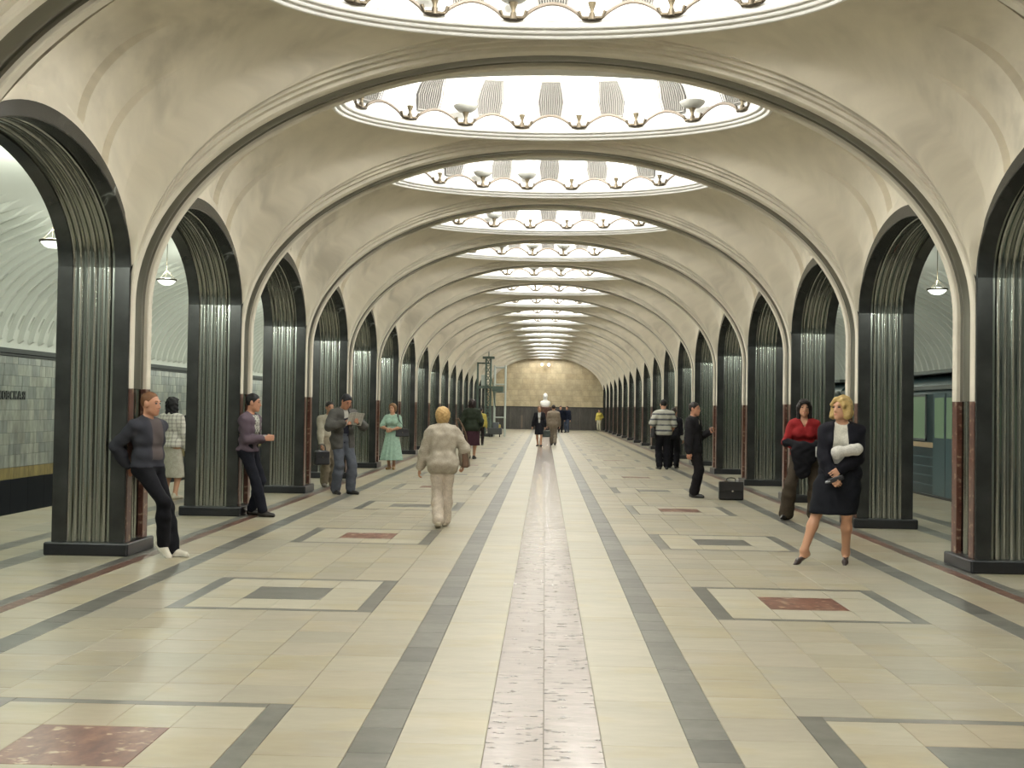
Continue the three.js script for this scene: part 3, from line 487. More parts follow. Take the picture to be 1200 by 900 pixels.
{ // work tower at the left, near the end of the hall
  const g = std({ color: lin(.085, .12, .10), roughness: .5, metalness: .3 }), w = std({ color: lin(.42, .46, .42), roughness: .5 }), dk = M.trackDark;
  const t = thing('scaffold_tower', 'dark green lattice lift mast with side platforms at the far left of the hall', 'scaffold', [-2.95, 0, -60.5]);
  const pole = (a, b, r = .035) => cyl(a, b, r, r, 6);
  const mast = []; for (const [x, z] of [[-.36, -.2], [-.1, -.2], [-.36, .2], [-.1, .2]]) mast.push(pole([x, .12, z], [x, 4.35, z], .05)); for (let i = 0; i < 9; i++) { const y = .3 + i * .45; mast.push(pole([-.36, y, .2], [-.1, y + .45, .2], .025), pole([-.1, y, .2], [-.36, y + .45, .2], .025), pole([-.36, y, .2], [-.1, y, .2], .025)); }
  part('mast', merge(mast), g, t); part('antenna_pole', pole([-.22, 4.3, 0], [-.22, 5.05, 0], .03), g, t);
  part('head_beam', box(-.55, .1, 4.3, 4.42, -.3, .3), g, t);
  part('outer_post', merge([pole([-.82, 1.2, 0], [-.82, 4.1, 0], .06), pole([-.82, 4.05, 0], [-.2, 4.05, 0], .05)]), g, t);
  part('platform', merge([box(-.85, .62, 2.66, 2.78, -.5, .5), box(.0, .62, 2.5, 2.66, -.5, .5)]), g, t);
  part('hoist', rbox(-.62, -.4, 2.8, 3.4, -.2, .2, .03), w, t);
  part('brace', merge([pole([.05, 2.6, .3], [.2, 1.6, .3], .03), pole([-.1, 3.4, 0], [.05, 2.8, 0], .03)]), g, t);
  part('base', rbox(-.6, .1, .0, .16, -.5, .5, .03), dk, t);
  const s = thing('tube_scaffold', 'pale grey tubular scaffold frame standing right of the dark lift mast', 'scaffold', [-2.5, 0, -61.2]);
  const P = (x, z) => pole([x, .0, z], [x, 3.95, z], .045); for (const x of [-.35, .25]) for (const z of [-.5, .5]) part('post', P(x, z), w, s);
  [1.05, 2.9, 3.85].flatMap(y => [pole([-.35, y, .5], [.25, y, .5]), pole([-.35, y, -.5], [.25, y, -.5]), pole([.25, y, -.5], [.25, y, .5]), pole([-.35, y, -.5], [-.35, y, .5])]).forEach(g => part('rail', g, w, s)); part('deck', box(-.36, .26, 2.42, 2.5, -.5, .5), w, s);
  const c = thing('floor_machine', 'dark floor machine on small wheels at the foot of the scaffold', 'machine', [-2.75, 0, -59.3]);
  part('body', rbox(-.35, .42, .14, .5, -.35, .3, .06, 3), dk, c); part('motor', rbox(-.1, .25, .48, .8, -.2, .15, .05, 3), std({ color: lin(.08, .09, .10), roughness: .5 }), c); part('handle', merge([pole([-.3, .4, -.2], [-.42, 1.05, -.3], .025), pole([-.1, .4, -.2], [-.22, 1.05, -.3], .025), pole([-.42, 1.05, -.3], [-.22, 1.05, -.3], .025)]), g, c); for (const x of [-.25, .3]) part('wheel', cyl([x - .03, .1, .1], [x + .03, .1, .1], .1, .1, 14), M.plinth, c); part('yellow_tank', rbox(.12, .34, .5, .68, -.1, .12, .03), std({ color: lin(.45, .36, .10) }), c);
}

// ================================================================== PEOPLE
const V = { add: (a, b) => [a[0] + b[0], a[1] + b[1], a[2] + b[2]], sub: (a, b) => [a[0] - b[0], a[1] - b[1], a[2] - b[2]], mul: (a, k) => [a[0] * k, a[1] * k, a[2] * k], len: (a) => Math.hypot(a[0], a[1], a[2]), dot: (a, b) => a[0] * b[0] + a[1] * b[1] + a[2] * b[2], cross: (a, b) => [a[1] * b[2] - a[2] * b[1], a[2] * b[0] - a[0] * b[2], a[0] * b[1] - a[1] * b[0]], norm: (a) => { const l = Math.hypot(a[0], a[1], a[2]) || 1; return [a[0] / l, a[1] / l, a[2] / l]; }, lerp: (a, b, t) => [a[0] + (b[0] - a[0]) * t, a[1] + (b[1] - a[1]) * t, a[2] + (b[2] - a[2]) * t] };
function nets(f, mn, mx, c) {
  const n = [0, 1, 2].map(i => Math.ceil((mx[i] - mn[i]) / c) + 1), [nx, ny, nz] = n, F = new Float32Array(nx * ny * nz).fill(1), B = 6, rad = B * c * .87 * 1.7;
  for (let bz_ = 0; bz_ < nz; bz_ += B) for (let by = 0; by < ny; by += B) for (let bx = 0; bx < nx; bx += B) {
    const cv = f(mn[0] + (bx + B / 2) * c, mn[1] + (by + B / 2) * c, mn[2] + (bz_ + B / 2) * c), skip = Math.abs(cv) > rad;
    for (let k = bz_; k < Math.min(nz, bz_ + B); k++) for (let j = by; j < Math.min(ny, by + B); j++) for (let i = bx; i < Math.min(nx, bx + B); i++) F[i + nx * (j + ny * k)] = skip ? cv : f(mn[0] + i * c, mn[1] + j * c, mn[2] + k * c);
  }
  const id = new Int32Array(nx * ny * nz).fill(-1), P = [], I = [];
  const off = [0, 1, nx, nx + 1, nx * ny, nx * ny + 1, nx * ny + nx, nx * ny + nx + 1], ed = [[0, 1], [2, 3], [4, 5], [6, 7], [0, 2], [1, 3], [4, 6], [5, 7], [0, 4], [1, 5], [2, 6], [3, 7]];
  for (let k = 0; k < nz - 1; k++) for (let j = 0; j < ny - 1; j++) for (let i = 0; i < nx - 1; i++) {
    const o = i + nx * (j + ny * k); let m = 0; for (let q = 0; q < 8; q++) if (F[o + off[q]] < 0) m |= 1 << q; if (m === 0 || m === 255) continue;
    let x = 0, y = 0, z = 0, s = 0; for (const [a, b] of ed) { const A = F[o + off[a]], D = F[o + off[b]]; if ((A < 0) === (D < 0)) continue; const t = A / (A - D); x += lerp(a & 1, b & 1, t); y += lerp((a >> 1) & 1, (b >> 1) & 1, t); z += lerp(a >> 2, b >> 2, t); s++; }
    id[o] = P.length / 3; P.push(mn[0] + (i + x / s) * c, mn[1] + (j + y / s) * c, mn[2] + (k + z / s) * c);
  }
  const quad = (a, b, d, e, fl) => { if (a < 0 || b < 0 || d < 0 || e < 0) return; if (fl) I.push(a, b, d, a, d, e); else I.push(a, d, b, a, e, d); };
  const sx = 1, sy = nx, sz = nx * ny;
  for (let k = 1; k < nz - 1; k++) for (let j = 1; j < ny - 1; j++) for (let i = 1; i < nx - 1; i++) {
    const o = i + nx * (j + ny * k), a = F[o] < 0;
    if (a !== F[o + sx] < 0) quad(id[o - sy - sz], id[o - sz], id[o], id[o - sy], a);
    if (a !== F[o + sy] < 0) quad(id[o - sx - sz], id[o - sx], id[o], id[o - sz], a);
    if (a !== F[o + sz] < 0) quad(id[o - sx - sy], id[o - sy], id[o], id[o - sx], a);
  }
  const g = new THREE.BufferGeometry(); g.setAttribute('position', new THREE.Float32BufferAttribute(P, 3)); g.setIndex(I);
  const uv = new Float32Array(P.length / 3 * 2); for (let i = 0; i < P.length / 3; i++) { uv[2 * i] = Math.atan2(P[3 * i], P[3 * i + 2]) * .2; uv[2 * i + 1] = P[3 * i + 1]; } g.setAttribute('uv', new THREE.BufferAttribute(uv, 2));
  g.computeVertexNormals(); return g;
}
const cap = (a, b, ra, rb = ra) => { const ba = V.sub(b, a), l2 = V.dot(ba, ba) || 1e-9; return (x, y, z) => { const px = x - a[0], py = y - a[1], pz_ = z - a[2]; let t = (px * ba[0] + py * ba[1] + pz_ * ba[2]) / l2; t = t < 0 ? 0 : t > 1 ? 1 : t; return Math.hypot(px - ba[0] * t, py - ba[1] * t, pz_ - ba[2] * t) - (ra + (rb - ra) * t); }; };
const ellp = (c, r, Rm) => (x, y, z) => { let p = [x - c[0], y - c[1], z - c[2]]; if (Rm) p = Rm(p); const a = p[0] / r[0], b = p[1] / r[1], d = p[2] / r[2], k0 = Math.hypot(a, b, d), k1 = Math.hypot(a / r[0], b / r[1], d / r[2]) || 1e-6; return k0 < 1e-4 ? -Math.min(...r) : k0 * (k0 - 1) / k1; };
const smin = (a, b, k) => { const h = Math.max(k - Math.abs(a - b), 0) / k; return Math.min(a, b) - h * h * k * .25; };
const uni = (list, k) => (x, y, z) => { let d = 1e9; for (const f of list) d = smin(d, f(x, y, z), k); return d; };
function bounds(pts, m) { const a = [1e9, 1e9, 1e9], b = [-1e9, -1e9, -1e9]; for (const p of pts) for (let i = 0; i < 3; i++) { a[i] = Math.min(a[i], p[i]); b[i] = Math.max(b[i], p[i]); } return [a.map(v => v - m), b.map(v => v + m)]; }
function ik(a, c, l1, l2, pole) { let d = V.sub(c, a), L = V.len(d); const mx = (l1 + l2) * .999; if (L > mx) { c = V.add(a, V.mul(d, mx / L)); d = V.sub(c, a); L = mx; } const u = V.mul(d, 1 / L), x = (l1 * l1 - l2 * l2 + L * L) / (2 * L), h = Math.sqrt(Math.max(0, l1 * l1 - x * x)); let p = V.sub(pole, V.mul(u, V.dot(pole, u))); p = V.norm(p); return [V.add(V.add(a, V.mul(u, x)), V.mul(p, h)), c]; }
const eul = (x, y, z) => { const m = new THREE.Matrix4().makeRotationFromEuler(new THREE.Euler(x, y, z, 'YXZ')).elements; return { to: (p) => [m[0] * p[0] + m[4] * p[1] + m[8] * p[2], m[1] * p[0] + m[5] * p[1] + m[9] * p[2], m[2] * p[0] + m[6] * p[1] + m[10] * p[2]], from: (p) => [m[0] * p[0] + m[1] * p[1] + m[2] * p[2], m[4] * p[0] + m[5] * p[1] + m[6] * p[2], m[8] * p[0] + m[9] * p[1] + m[10] * p[2]] }; };
const clothMats = new Map();
function clothM(c, rough = .85) { const k = c.join() + rough; if (!clothMats.has(k)) clothMats.set(k, new THREE.MeshPhysicalMaterial({ side: THREE.DoubleSide, color: lin(...c), map: tCloth, roughness: rough, specularIntensity: rough > .7 ? .25 : .6 })); return clothMats.get(k); }

function handPrims(w, dir, palm, curl, thumbSide, spread = 1) { // w wrist, dir towards fingers, palm normal (out of the palm)
  dir = V.norm(dir); palm = V.norm(V.sub(palm, V.mul(dir, V.dot(palm, dir)))); const side = V.mul(V.cross(palm, dir), thumbSide); // side: towards the thumb
  const P = (a, b, c) => V.add(V.add(V.add(w, V.mul(dir, a)), V.mul(side, b)), V.mul(palm, c)); const pr = [], tips = [];
  for (let i = 0; i < 4; i++) pr.push(cap(P(.012, (i - 1.5) * -.012, 0), P(.082, (i - 1.5) * -.0195, 0), .0165, .0135));
  const len = [.068, .078, .072, .056];
  for (let i = 0; i < 4; i++) { let a = .085, b = (i - 1.5) * -.0205 * spread, c = 0, ang = .15 + curl * .5; let p = P(a, b, c); const l = [len[i] * .46, len[i] * .31, len[i] * .25]; for (let q = 0; q < 3; q++) { a += Math.cos(ang) * l[q]; c += Math.sin(ang) * l[q]; const n = P(a, b * (1 - .0 * q), c); pr.push(cap(p, n, .0088 - q * .0008, .0082 - q * .0008)); p = n; ang += .15 + curl * 1.05; } tips.push(p); }
  const t0 = P(.025, .028, .006), t1 = P(.058, .05 - curl * .008, .016 + curl * .012), t2 = P(.088, .05 - curl * .03, .024 + curl * .02); pr.push(cap(t0, t1, .0135, .0105), cap(t1, t2, .0102, .0082));
  return { prims: pr, pts: [w, ...tips, t2, P(.09, 0, 0)], grip: P(.085, 0, .035), side, dir, palm };
}
const shoeM = new Map();
function person(o) {
  const s = o.height / 1.75, c0 = o.cell || .014, F = o.female, p = o.pose || {}, bulk = o.bulk || 1, root = thing('person', o.label, 'person', [o.x, 0, -o.z], o.turn, o.group);
  root.scale.setScalar(s);
  const hip = p.hip || [0, .935, 0], T = eul(p.lean || 0, p.twist || 0, p.side || 0), Hd = eul(p.headPitch || 0, p.headYaw || 0, p.headRoll || 0), at = (x, y, z) => V.add(hip, T.to([x, y, z]));
  const shW = (F ? .165 : .188), hw = F ? .088 : .085;
  const chest = at(0, .30, 0), neck = at(0, .50, -.012), head = V.add(at(0, .545, .0), Hd.to([0, .115, .022])), sh = { L: at(shW, .425, -.012), R: at(-shW, .425, -.012) };
  const hj = { L: V.add(hip, eul(0, p.pelvis || 0, 0).to([hw, -.02, 0])), R: V.add(hip, eul(0, p.pelvis || 0, 0).to([-hw, -.02, 0])) };
  const foot = {}, knee = {}, ank = {}, elbow = {}, wrist = {}, hand = {};
  for (const S of ['L', 'R']) {
    const sg = S === 'L' ? 1 : -1, f = Object.assign({ x: sg * .09, z: 0, y: 0, pitch: 0, yaw: sg * .2 }, (p.feet || {})[S]); foot[S] = f;
    const A = [f.x, .085 + (f.y || 0), f.z]; const [k, a] = ik(hj[S], A, .43, .425, f.knee || [Math.sin(f.yaw) * .6, 0, 1]); knee[S] = k; ank[S] = a;
    const h = Object.assign({ p: [sg * .27, .80, .06], elbow: [sg * .5, -.2, -1], curl: .45 }, (p.hands || {})[S]); const [e, w] = ik(sh[S], h.p, .285, .255, h.elbow); elbow[S] = e; wrist[S] = w;
    const dir = h.dir || V.sub(w, e); hand[S] = handPrims(w, dir, h.palm || [-sg, 0, .2], h.curl, (h.thumb || 1) * (S === 'L' ? 1 : -1));
  }
  // ---- body
  const leg = (S, o1, flare = 0, end = 1) => [cap(hj[S], knee[S], (F ? .082 : .078) * bulk + o1, .053 + o1 + flare * .2), cap(knee[S], V.lerp(knee[S], ank[S], .35), .052 + o1 + flare * .2, .053 + o1 + flare * .5), cap(V.lerp(knee[S], ank[S], .35), V.lerp(knee[S], ank[S], end), .053 + o1 + flare * .5, .037 + o1 + flare)];
  const arm = (S, o1, end = 1) => [cap(sh[S], elbow[S], .048 * bulk + o1, .038 + o1), cap(elbow[S], V.lerp(elbow[S], wrist[S], Math.min(.35, end)), .038 + o1, .038 + o1), ...(end > .35 ? [cap(V.lerp(elbow[S], wrist[S], .35), V.lerp(elbow[S], wrist[S], end), .038 + o1, .027 + o1)] : [])];
  const torso = (o1) => { const w = bulk; const L = [cap(at(.075, .40, -.005), at(-.075, .40, -.005), .095 * w + o1), cap(at(.07, .30, 0), at(-.07, .30, 0), .10 * w + o1), cap(at(F ? .05 : .062, .13, 0), at(F ? -.05 : -.062, .13, 0), (F ? .088 : .098) * w + o1), cap(at(.075, -.01, -.01), at(-.075, -.01, -.01), (F ? .108 : .10) * w + o1), cap(at(shW - .03, .42, -.015), at(-shW + .03, .42, -.015), .056 + o1 * .8), cap(at(.06, .43, -.02), at(.02, .50, -.02), .05 + o1 * .6, .042 + o1 * .5), cap(at(-.06, .43, -.02), at(-.02, .50, -.02), .05 + o1 * .6, .042 + o1 * .5)]; if (F) L.push(ellp(at(.07, .305, .075), [.07 + o1, .075 + o1, .06 + o1]), ellp(at(-.07, .305, .075), [.07 + o1, .075 + o1, .06 + o1])); if (o.belly) L.push(ellp(at(0, .1, .04), [.13 + o1, .15 + o1, .11 + o1])); return L; };
  const allPts = [hip, neck, head, sh.L, sh.R, elbow.L, elbow.R, wrist.L, wrist.R, hj.L, hj.R, knee.L, knee.R, ank.L, ank.R];
  const footPrims = ['L', 'R'].flatMap(S => { const f = foot[S], E = eul(f.pitch, f.yaw, 0), q = (x, y, z) => V.add(ank[S], E.to([x, y, z])); return [cap(ank[S], q(0, -.04, -.03), .036, .034), cap(q(0, -.045, 0), q(0, -.06, .13), .033, .024)]; });
  const skinM = o.skin || M.skin, hc = c0 < .016 ? .0055 : c0 * .6, dc = c0 < .016 ? .0045 : c0 * .5;
  const bodyF = uni([...torso(0), ...arm('L', 0), ...arm('R', 0), ...leg('L', 0), ...leg('R', 0), ...footPrims, cap(neck, head, .052, .05)], .035);
  const [b0, b1] = bounds(allPts, .16); b0[1] = -.03;
  const hp = (x, y, z) => V.add(head, Hd.to([x, y, z])), hr = (q) => Hd.from(q);
  const w = F ? .94 : 1;
  const headF0 = uni([ellp(hp(0, .028, -.012), [.077 * w, .092, .095], hr), ellp(hp(0, -.035, .03), [.06 * w, .085, .062], hr), cap(hp(.038 * w, -.07, .02), hp(0, -.1, .062), .024, .02), cap(hp(-.038 * w, -.07, .02), hp(0, -.1, .062), .024, .02), cap(hp(0, -.03, -.01), neck, .053 * w, .053 * w)], .028);
  const nose = uni([cap(hp(0, .008, .084), hp(0, -.036, .104), .008, .012), cap(hp(.011, -.042, .09), hp(-.011, -.042, .09), .0085), cap(hp(.032, .026, .078), hp(-.032, .026, .078), .009), ellp(hp(0, -.072, .083), [.022, .011, .012], hr), ellp(hp(.079 * w, -.01, -.005), [.009, .03, .019], hr), ellp(hp(-.079 * w, -.01, -.005), [.009, .03, .019], hr)], .012);
  const sockL = ellp(hp(.032, .006, .096), [.02, .013, .014], hr), sockR = ellp(hp(-.032, .006, .096), [.02, .013, .014], hr);
  const headF = (x, y, z) => { let d = smin(headF0(x, y, z), nose(x, y, z), .018); d = Math.max(d, -sockL(x, y, z)); return Math.max(d, -sockR(x, y, z)); };
  const geos = [nets(bodyF, b0, b1, c0), nets(headF, ...bounds([head, neck], .15), hc)];
  for (const S of ['L', 'R']) geos.push(nets(uni([...hand[S].prims, cap(V.lerp(elbow[S], wrist[S], .8), wrist[S], .03, .026), cap(wrist[S], V.add(wrist[S], V.mul(hand[S].dir, .03)), .025, .02)], .006), ...bounds(hand[S].pts, .05), dc));
  part('body', merge(geos), skinM, root);
  if (c0 < .02) {
    for (const q of [1, -1]) { part('eye', new THREE.SphereGeometry(.0115, 10, 8).scale(1.25, .75, .7).translate(...hp(q * .032, .006, .083)), M.eye, root); part('eyebrow', new THREE.CapsuleGeometry(.0045, .024, 3, 6).rotateZ(Math.PI / 2).translate(...hp(q * .033, .029, .086)), clothM(o.hair.color, .8), root); }
    const lipG = new THREE.SphereGeometry(1, 12, 8).scale(.021, .0065, .008); lipG.applyMatrix4(new THREE.Matrix4().makeRotationFromEuler(new THREE.Euler(p.headPitch || 0, p.headYaw || 0, p.headRoll || 0, 'YXZ'))); part('mouth', lipG.translate(...hp(0, -.07, .092)), M.lip, root);
  }
  // ---- hair
  {
    const h = o.hair, amp = h.amp ?? .003, fr = h.freq || 90; const nz = (x, y, z) => amp * (Math.sin(x * fr + 2 * Math.sin(y * fr * .5)) * Math.sin(y * fr * .8 + z * 30) + Math.sin(z * fr + x * 40) * .6);
    let L = [], face, low = -9, pad = .02;
    if (h.style === 'short') { L = [ellp(hp(0, .03, -.014), [.083, .099, .102], hr)]; face = (q) => q[1] * -.62 + q[2] * .78 - .018; low = -.065; }
    else if (h.style === 'buzz') { L = [ellp(hp(0, .03, -.013), [.079, .0955, .098], hr)]; face = (q) => q[1] * -.62 + q[2] * .78 - .004; low = -.055; }
    else if (h.style === 'round') { L = [ellp(hp(0, .03, -.022), [.105, .11, .115], hr), ellp(hp(0, -.03, -.045), [.096, .09, .08], hr)]; face = (q) => q[1] * -.45 + q[2] * .89 - .035; low = -.11; }
    else if (h.style === 'bob') { L = [ellp(hp(0, .03, -.02), [.098, .107, .108], hr), cap(hp(.078, .02, .0), hp(.088, -.085, .02), .036, .034), cap(hp(-.078, .02, .0), hp(-.088, -.085, .02), .036, .034), ellp(hp(0, -.05, -.05), [.1, .08, .065], hr), cap(hp(.05, .085, .06), hp(.078, .02, .06), .02, .02), cap(hp(-.03, .09, .065), hp(-.076, .03, .06), .022, .02)]; face = (q) => -(Math.hypot(q[0] / .062, (q[1] + .03) / .098, (q[2] - .1) / .085) - 1) * .06; }
    else if (h.style === 'long') { const d = h.len || .3; L = [ellp(hp(0, .03, -.02), [.093, .103, .108], hr), cap(hp(.075, .0, -.01), hp(.082, -d * .75, -.0), .034, .03), cap(hp(-.075, .0, -.01), hp(-.082, -d * .75, -.0), .034, .03), cap(hp(.035, .0, -.06), hp(.045, -d, -.07), .055, .045), cap(hp(-.035, .0, -.06), hp(-.045, -d, -.07), .055, .045), ellp(hp(0, .075, .075), [.07, .03, .025], hr)]; face = (q) => -(Math.hypot(q[0] / .06, (q[1] + .035) / .095, (q[2] - .105) / .085) - 1) * .06; }
    else { L = [ellp(hp(0, .03, -.03), [.115, .118, .12], hr), ellp(hp(0, -.05, -.05), [.11, .09, .085], hr)]; face = (q) => q[1] * -.3 + q[2] * .95 - .045; }
    const base = uni(L, .03); const hairF = (x, y, z) => { const q = Hd.from([x - head[0], y - head[1], z - head[2]]); return Math.max(base(x, y, z) + nz(q[0], q[1], q[2]), face(q), low - q[1]); };
    const ext = h.style === 'long' ? (h.len || .3) : 0; const pts = [hp(0, 0, 0), hp(0, -ext, -.05)];
    part('hair', nets(hairF, ...bounds(pts, .16), Math.max(hc, .006)), clothM(h.color, h.rough || .6), root);
  }
  // ---- clothes
  const wob = (a, f, ph = 0) => (x, y, z) => a * (Math.sin(x * f + ph + 1.7 * Math.sin(y * f * .6)) + Math.sin(y * f * 1.3 + z * f + ph));
  for (const it of o.outfit) {
    const off = it.off ?? .014, mat0 = it.mat || clothM(it.color, it.rough || .85); let f, lo = b0, hi = b1, cc = it.cell || c0;
    const frame = (x, y, z) => T.from([x - hip[0], y - hip[1], z - hip[2]]);
    const noise = wob(it.fold ?? .0028, 34, (it.color || [0])[0] * 40);
    const skirtF = (k) => { // elliptical cone hanging from the hips
      const y1 = k.y1, y0 = k.y0, n = k.n || 0; const mid = V.lerp(knee.L, knee.R, .5); return (x, y, z) => { const t = clamp((y1 - y) / (y1 - y0), 0, 1), cx = lerp(hip[0], mid[0], t * .9), cz = lerp(hip[2], mid[2], t * .8) - .005, ang = Math.atan2(x - cx, z - cz), fold = 1 + (n ? (k.fa || .05) * t * Math.sin(ang * n + 2 * Math.sin(ang * 2)) : 0), wt = k.shape ? k.shape(t) : t, rx = lerp(k.w1, k.w0, wt) * fold, rz = lerp(k.d1 || k.w1 * .78, k.d0 || k.w0 * .8, wt) * fold; const d = (Math.hypot((x - cx) / rx, (z - cz) / rz) - 1) * Math.min(rx, rz); return Math.max(d, y - y1, y0 - y); }; };
    if (it.type === 'top') {
      const arms = []; if (it.sleeve !== 0) for (const S of ['L', 'R']) { if (it.sleeve > .5 || it.sleeve === undefined) arms.push(...arm(S, off, it.sleeve ?? .93)); else arms.push(cap(sh[S], V.lerp(sh[S], elbow[S], it.sleeve * 2), .05 * bulk + off, .046 + off + .012)); }
      const u = uni(torso(off), it.k || .035), uA = arms.length ? uni(arms, .03) : null, hem = it.hem ?? -.06, nk = it.neck ?? .062, sk = it.skirt ? skirtF(it.skirt) : null, ex = it.pelvis ? uni(['L', 'R'].map(S => cap(hj[S], V.lerp(hj[S], knee[S], it.pelvis), .09 * bulk + off, .085 * bulk + off)), .05) : null;
      f = (x, y, z) => { let d = u(x, y, z); if (ex) d = smin(d, ex(x, y, z), .04); const q = frame(x, y, z), nz = noise(x, y, z); d = Math.max(d + nz, hem - q[1]);
        if (sk) d = smin(d, sk(x, y, z), .02);
        if (it.open) { const t = clamp((q[1] - hem) / (.5 - hem), 0, 1), wd = it.open(t); if (wd > 0) d = Math.max(d, -Math.max(Math.abs(q[0] - (it.ox || 0)) - wd, .0 - q[2])); }
        const nd = Math.hypot(q[0], (q[1] - .555) * .8, q[2] - (it.vee ? .03 : .015)) - nk; d = Math.max(d, -nd);
        if (it.vee) { const v = Math.max(Math.abs(q[0]) - .055 * clamp((q[1] - it.vee) / (.5 - it.vee), 0, 1), it.vee - q[1], -q[2]); d = Math.max(d, -v); }
        if (uA) d = smin(d, uA(x, y, z) + nz, .03);
        return d; };
      if (it.skirt) lo = [b0[0] - .15, Math.max(b0[1], it.skirt.y0 - .03), b0[2] - .15], hi = [b1[0] + .15, b1[1], b1[2] + .15];
    } else if (it.type === 'trousers') {
      const u = uni([...torso(off).slice(2, 4), ...leg('L', off, it.flare || .004, it.end || .97), ...leg('R', off, it.flare || .004, it.end || .97)], .035), wy = it.waist ?? .10;
      f = (x, y, z) => Math.max(u(x, y, z) + noise(x, y, z), frame(x, y, z)[1] - wy);
    } else if (it.type === 'skirt') { const g = skirtF(it), n2 = noise; f = (x, y, z) => g(x, y, z) + n2(x, y, z) * .6; lo = [b0[0] - .15, it.y0 - .03, b0[2] - .15]; hi = [b1[0] + .15, it.y1 + .03, b1[2] + .15]; }
    else if (it.type === 'shoes') {
      const key = it.color.join() + it.rough; if (!shoeM.has(key)) shoeM.set(key, std({ color: lin(...it.color), roughness: it.rough || .4 }));
      for (const S of ['L', 'R']) {
        const ft = foot[S], hl = it.heel || 0, E = eul(ft.pitch, ft.yaw, 0), q = (x, y, z) => V.add(ank[S], E.to([x, y, z])), from = (x, y, z) => E.from([x - ank[S][0], y - ank[S][1], z - ank[S][2]]);
        const base = -.085; let L, g;
        if (hl) { const toe = E.to([0, 0, 1]); L = [cap(q(0, base + .018 , .115), q(0, base + .016, .165), .03, .017), cap(q(0, base + .03, .11), q(0, -.05, .0), .03, .03), cap(q(0, -.045, -.01), q(0, -.05, -.035), .031, .03)]; const u = uni(L, .02); const hlp = cap(q(0, -.06, -.045), q(0, base + .006, -.05), .014, .006); g = (x, y, z) => { const k = from(x, y, z); return Math.min(Math.max(u(x, y, z), base - k[1], k[1] + .028 - (k[2] < .02 ? .02 : 0)), hlp(x, y, z)); }; }
        else { L = [cap(q(0, -.05, -.035), q(0, -.052, .05), .042, .041), cap(q(0, -.052, .05), q(0, -.06, .15), .042, .032), ...(it.high ? [cap(q(0, -.02, -.01), q(0, .03, -.012), .045, .045)] : [cap(q(0, -.03, -.02), q(0, -.01, -.02), .042, .042)])]; const u = uni(L, .025); g = (x, y, z) => { const k = from(x, y, z); return Math.max(u(x, y, z), base - k[1]); }; }
        const bb = bounds([q(0, -.05, -.06), q(0, -.05, .19), q(0, .05, 0), q(0, -.1, 0)], .06);
        part('shoe', nets(g, ...bb, Math.min(.012, Math.max(.006, c0 * .5))), shoeM.get(key), root, it.label);
        if (it.sole) { const sl = uni([cap(q(0, -.065, -.04), q(0, -.065, .05), .046, .046), cap(q(0, -.065, .05), q(0, -.065, .155), .046, .036)], .02); const k2 = (x, y, z) => { const k = from(x, y, z); return Math.max(sl(x, y, z), base - k[1], k[1] - base - .024); }; part('sole', nets(k2, ...bb, .007), clothM(it.sole, .7), root); }
      }
      continue;
    }
    const g = nets(f, lo, hi, cc); let mat = mat0;
    if (it.pattern) { const ps = g.attributes.position, col = new Float32Array(ps.count * 3); for (let i = 0; i < ps.count; i++) { const c = it.pattern(...frame(ps.getX(i), ps.getY(i), ps.getZ(i))); col.set(c, i * 3); } g.setAttribute('color', new THREE.BufferAttribute(col, 3)); mat = new THREE.MeshPhysicalMaterial({ side: THREE.DoubleSide, vertexColors: true, roughness: .9, specularIntensity: .25 }); }
    part(it.name, g, mat, root, it.label);
  }
  root.userData_world = (q) => { const v = new THREE.Vector3(...q).multiplyScalar(s).applyAxisAngle(new THREE.Vector3(0, 1, 0), o.turn); return [v.x + o.x, v.y, v.z - o.z]; };
  const W = root.userData_world; delete root.userData_world;
  return { root, W, s, hand, wrist, elbow, sh, hip, head, at, hp, knee, ank, turn: o.turn };
}

// ------------------------------------------------------------------ the passengers
const NEAR = .0125, MID = .016, FAR = .024;
const blk = [.012, .012, .016], navy = [.010, .013, .026], HAIRB = [.012, .009, .008];
const PI = Math.PI;
// 1 young man in a grey sweater leaning on the first left pillar
{
  const P = person({ label: 'young man with cropped reddish hair, dark sweater and white sneakers, leaning on first pillar', x: -3.97, z: 11.2, turn: 1.15, height: 1.76, cell: NEAR, skin: M.skinB,
    hair: { style: 'buzz', color: [.16, .07, .03], amp: .001 },
    pose: { hip: [.02, .915, -.20], lean: -.03, side: .0, headYaw: .22, headPitch: .02, feet: { L: { x: .13, z: .06, yaw: .12 }, R: { x: .02, z: .03, y: .07, pitch: .72, yaw: .05, knee: [-.1, 0, 1] } }, hands: { L: { p: [.12, .92, -.36], elbow: [.5, .1, -1], curl: .5, palm: [0, 0, -1] }, R: { p: [-.08, .92, -.40], elbow: [-.8, .1, -.8], curl: .5, palm: [0, 0, -1] } } },
    outfit: [{ name: 'trousers', type: 'trousers', color: [.009, .009, .012], off: .013, flare: .016, end: 1.02 }, { name: 'sweater', type: 'top', color: [.034, .034, .042], off: .026, hem: .0, fold: .003, neck: .058, pattern: (x, y, z) => (Math.abs(x - .01) < .075 && z > .04 && y > .08) ? [.075, .062, .062] : [.033, .034, .043] }, { name: 'shoes', type: 'shoes', color: [.55, .52, .44], sole: [.62, .6, .52], rough: .7, high: true }] });
}
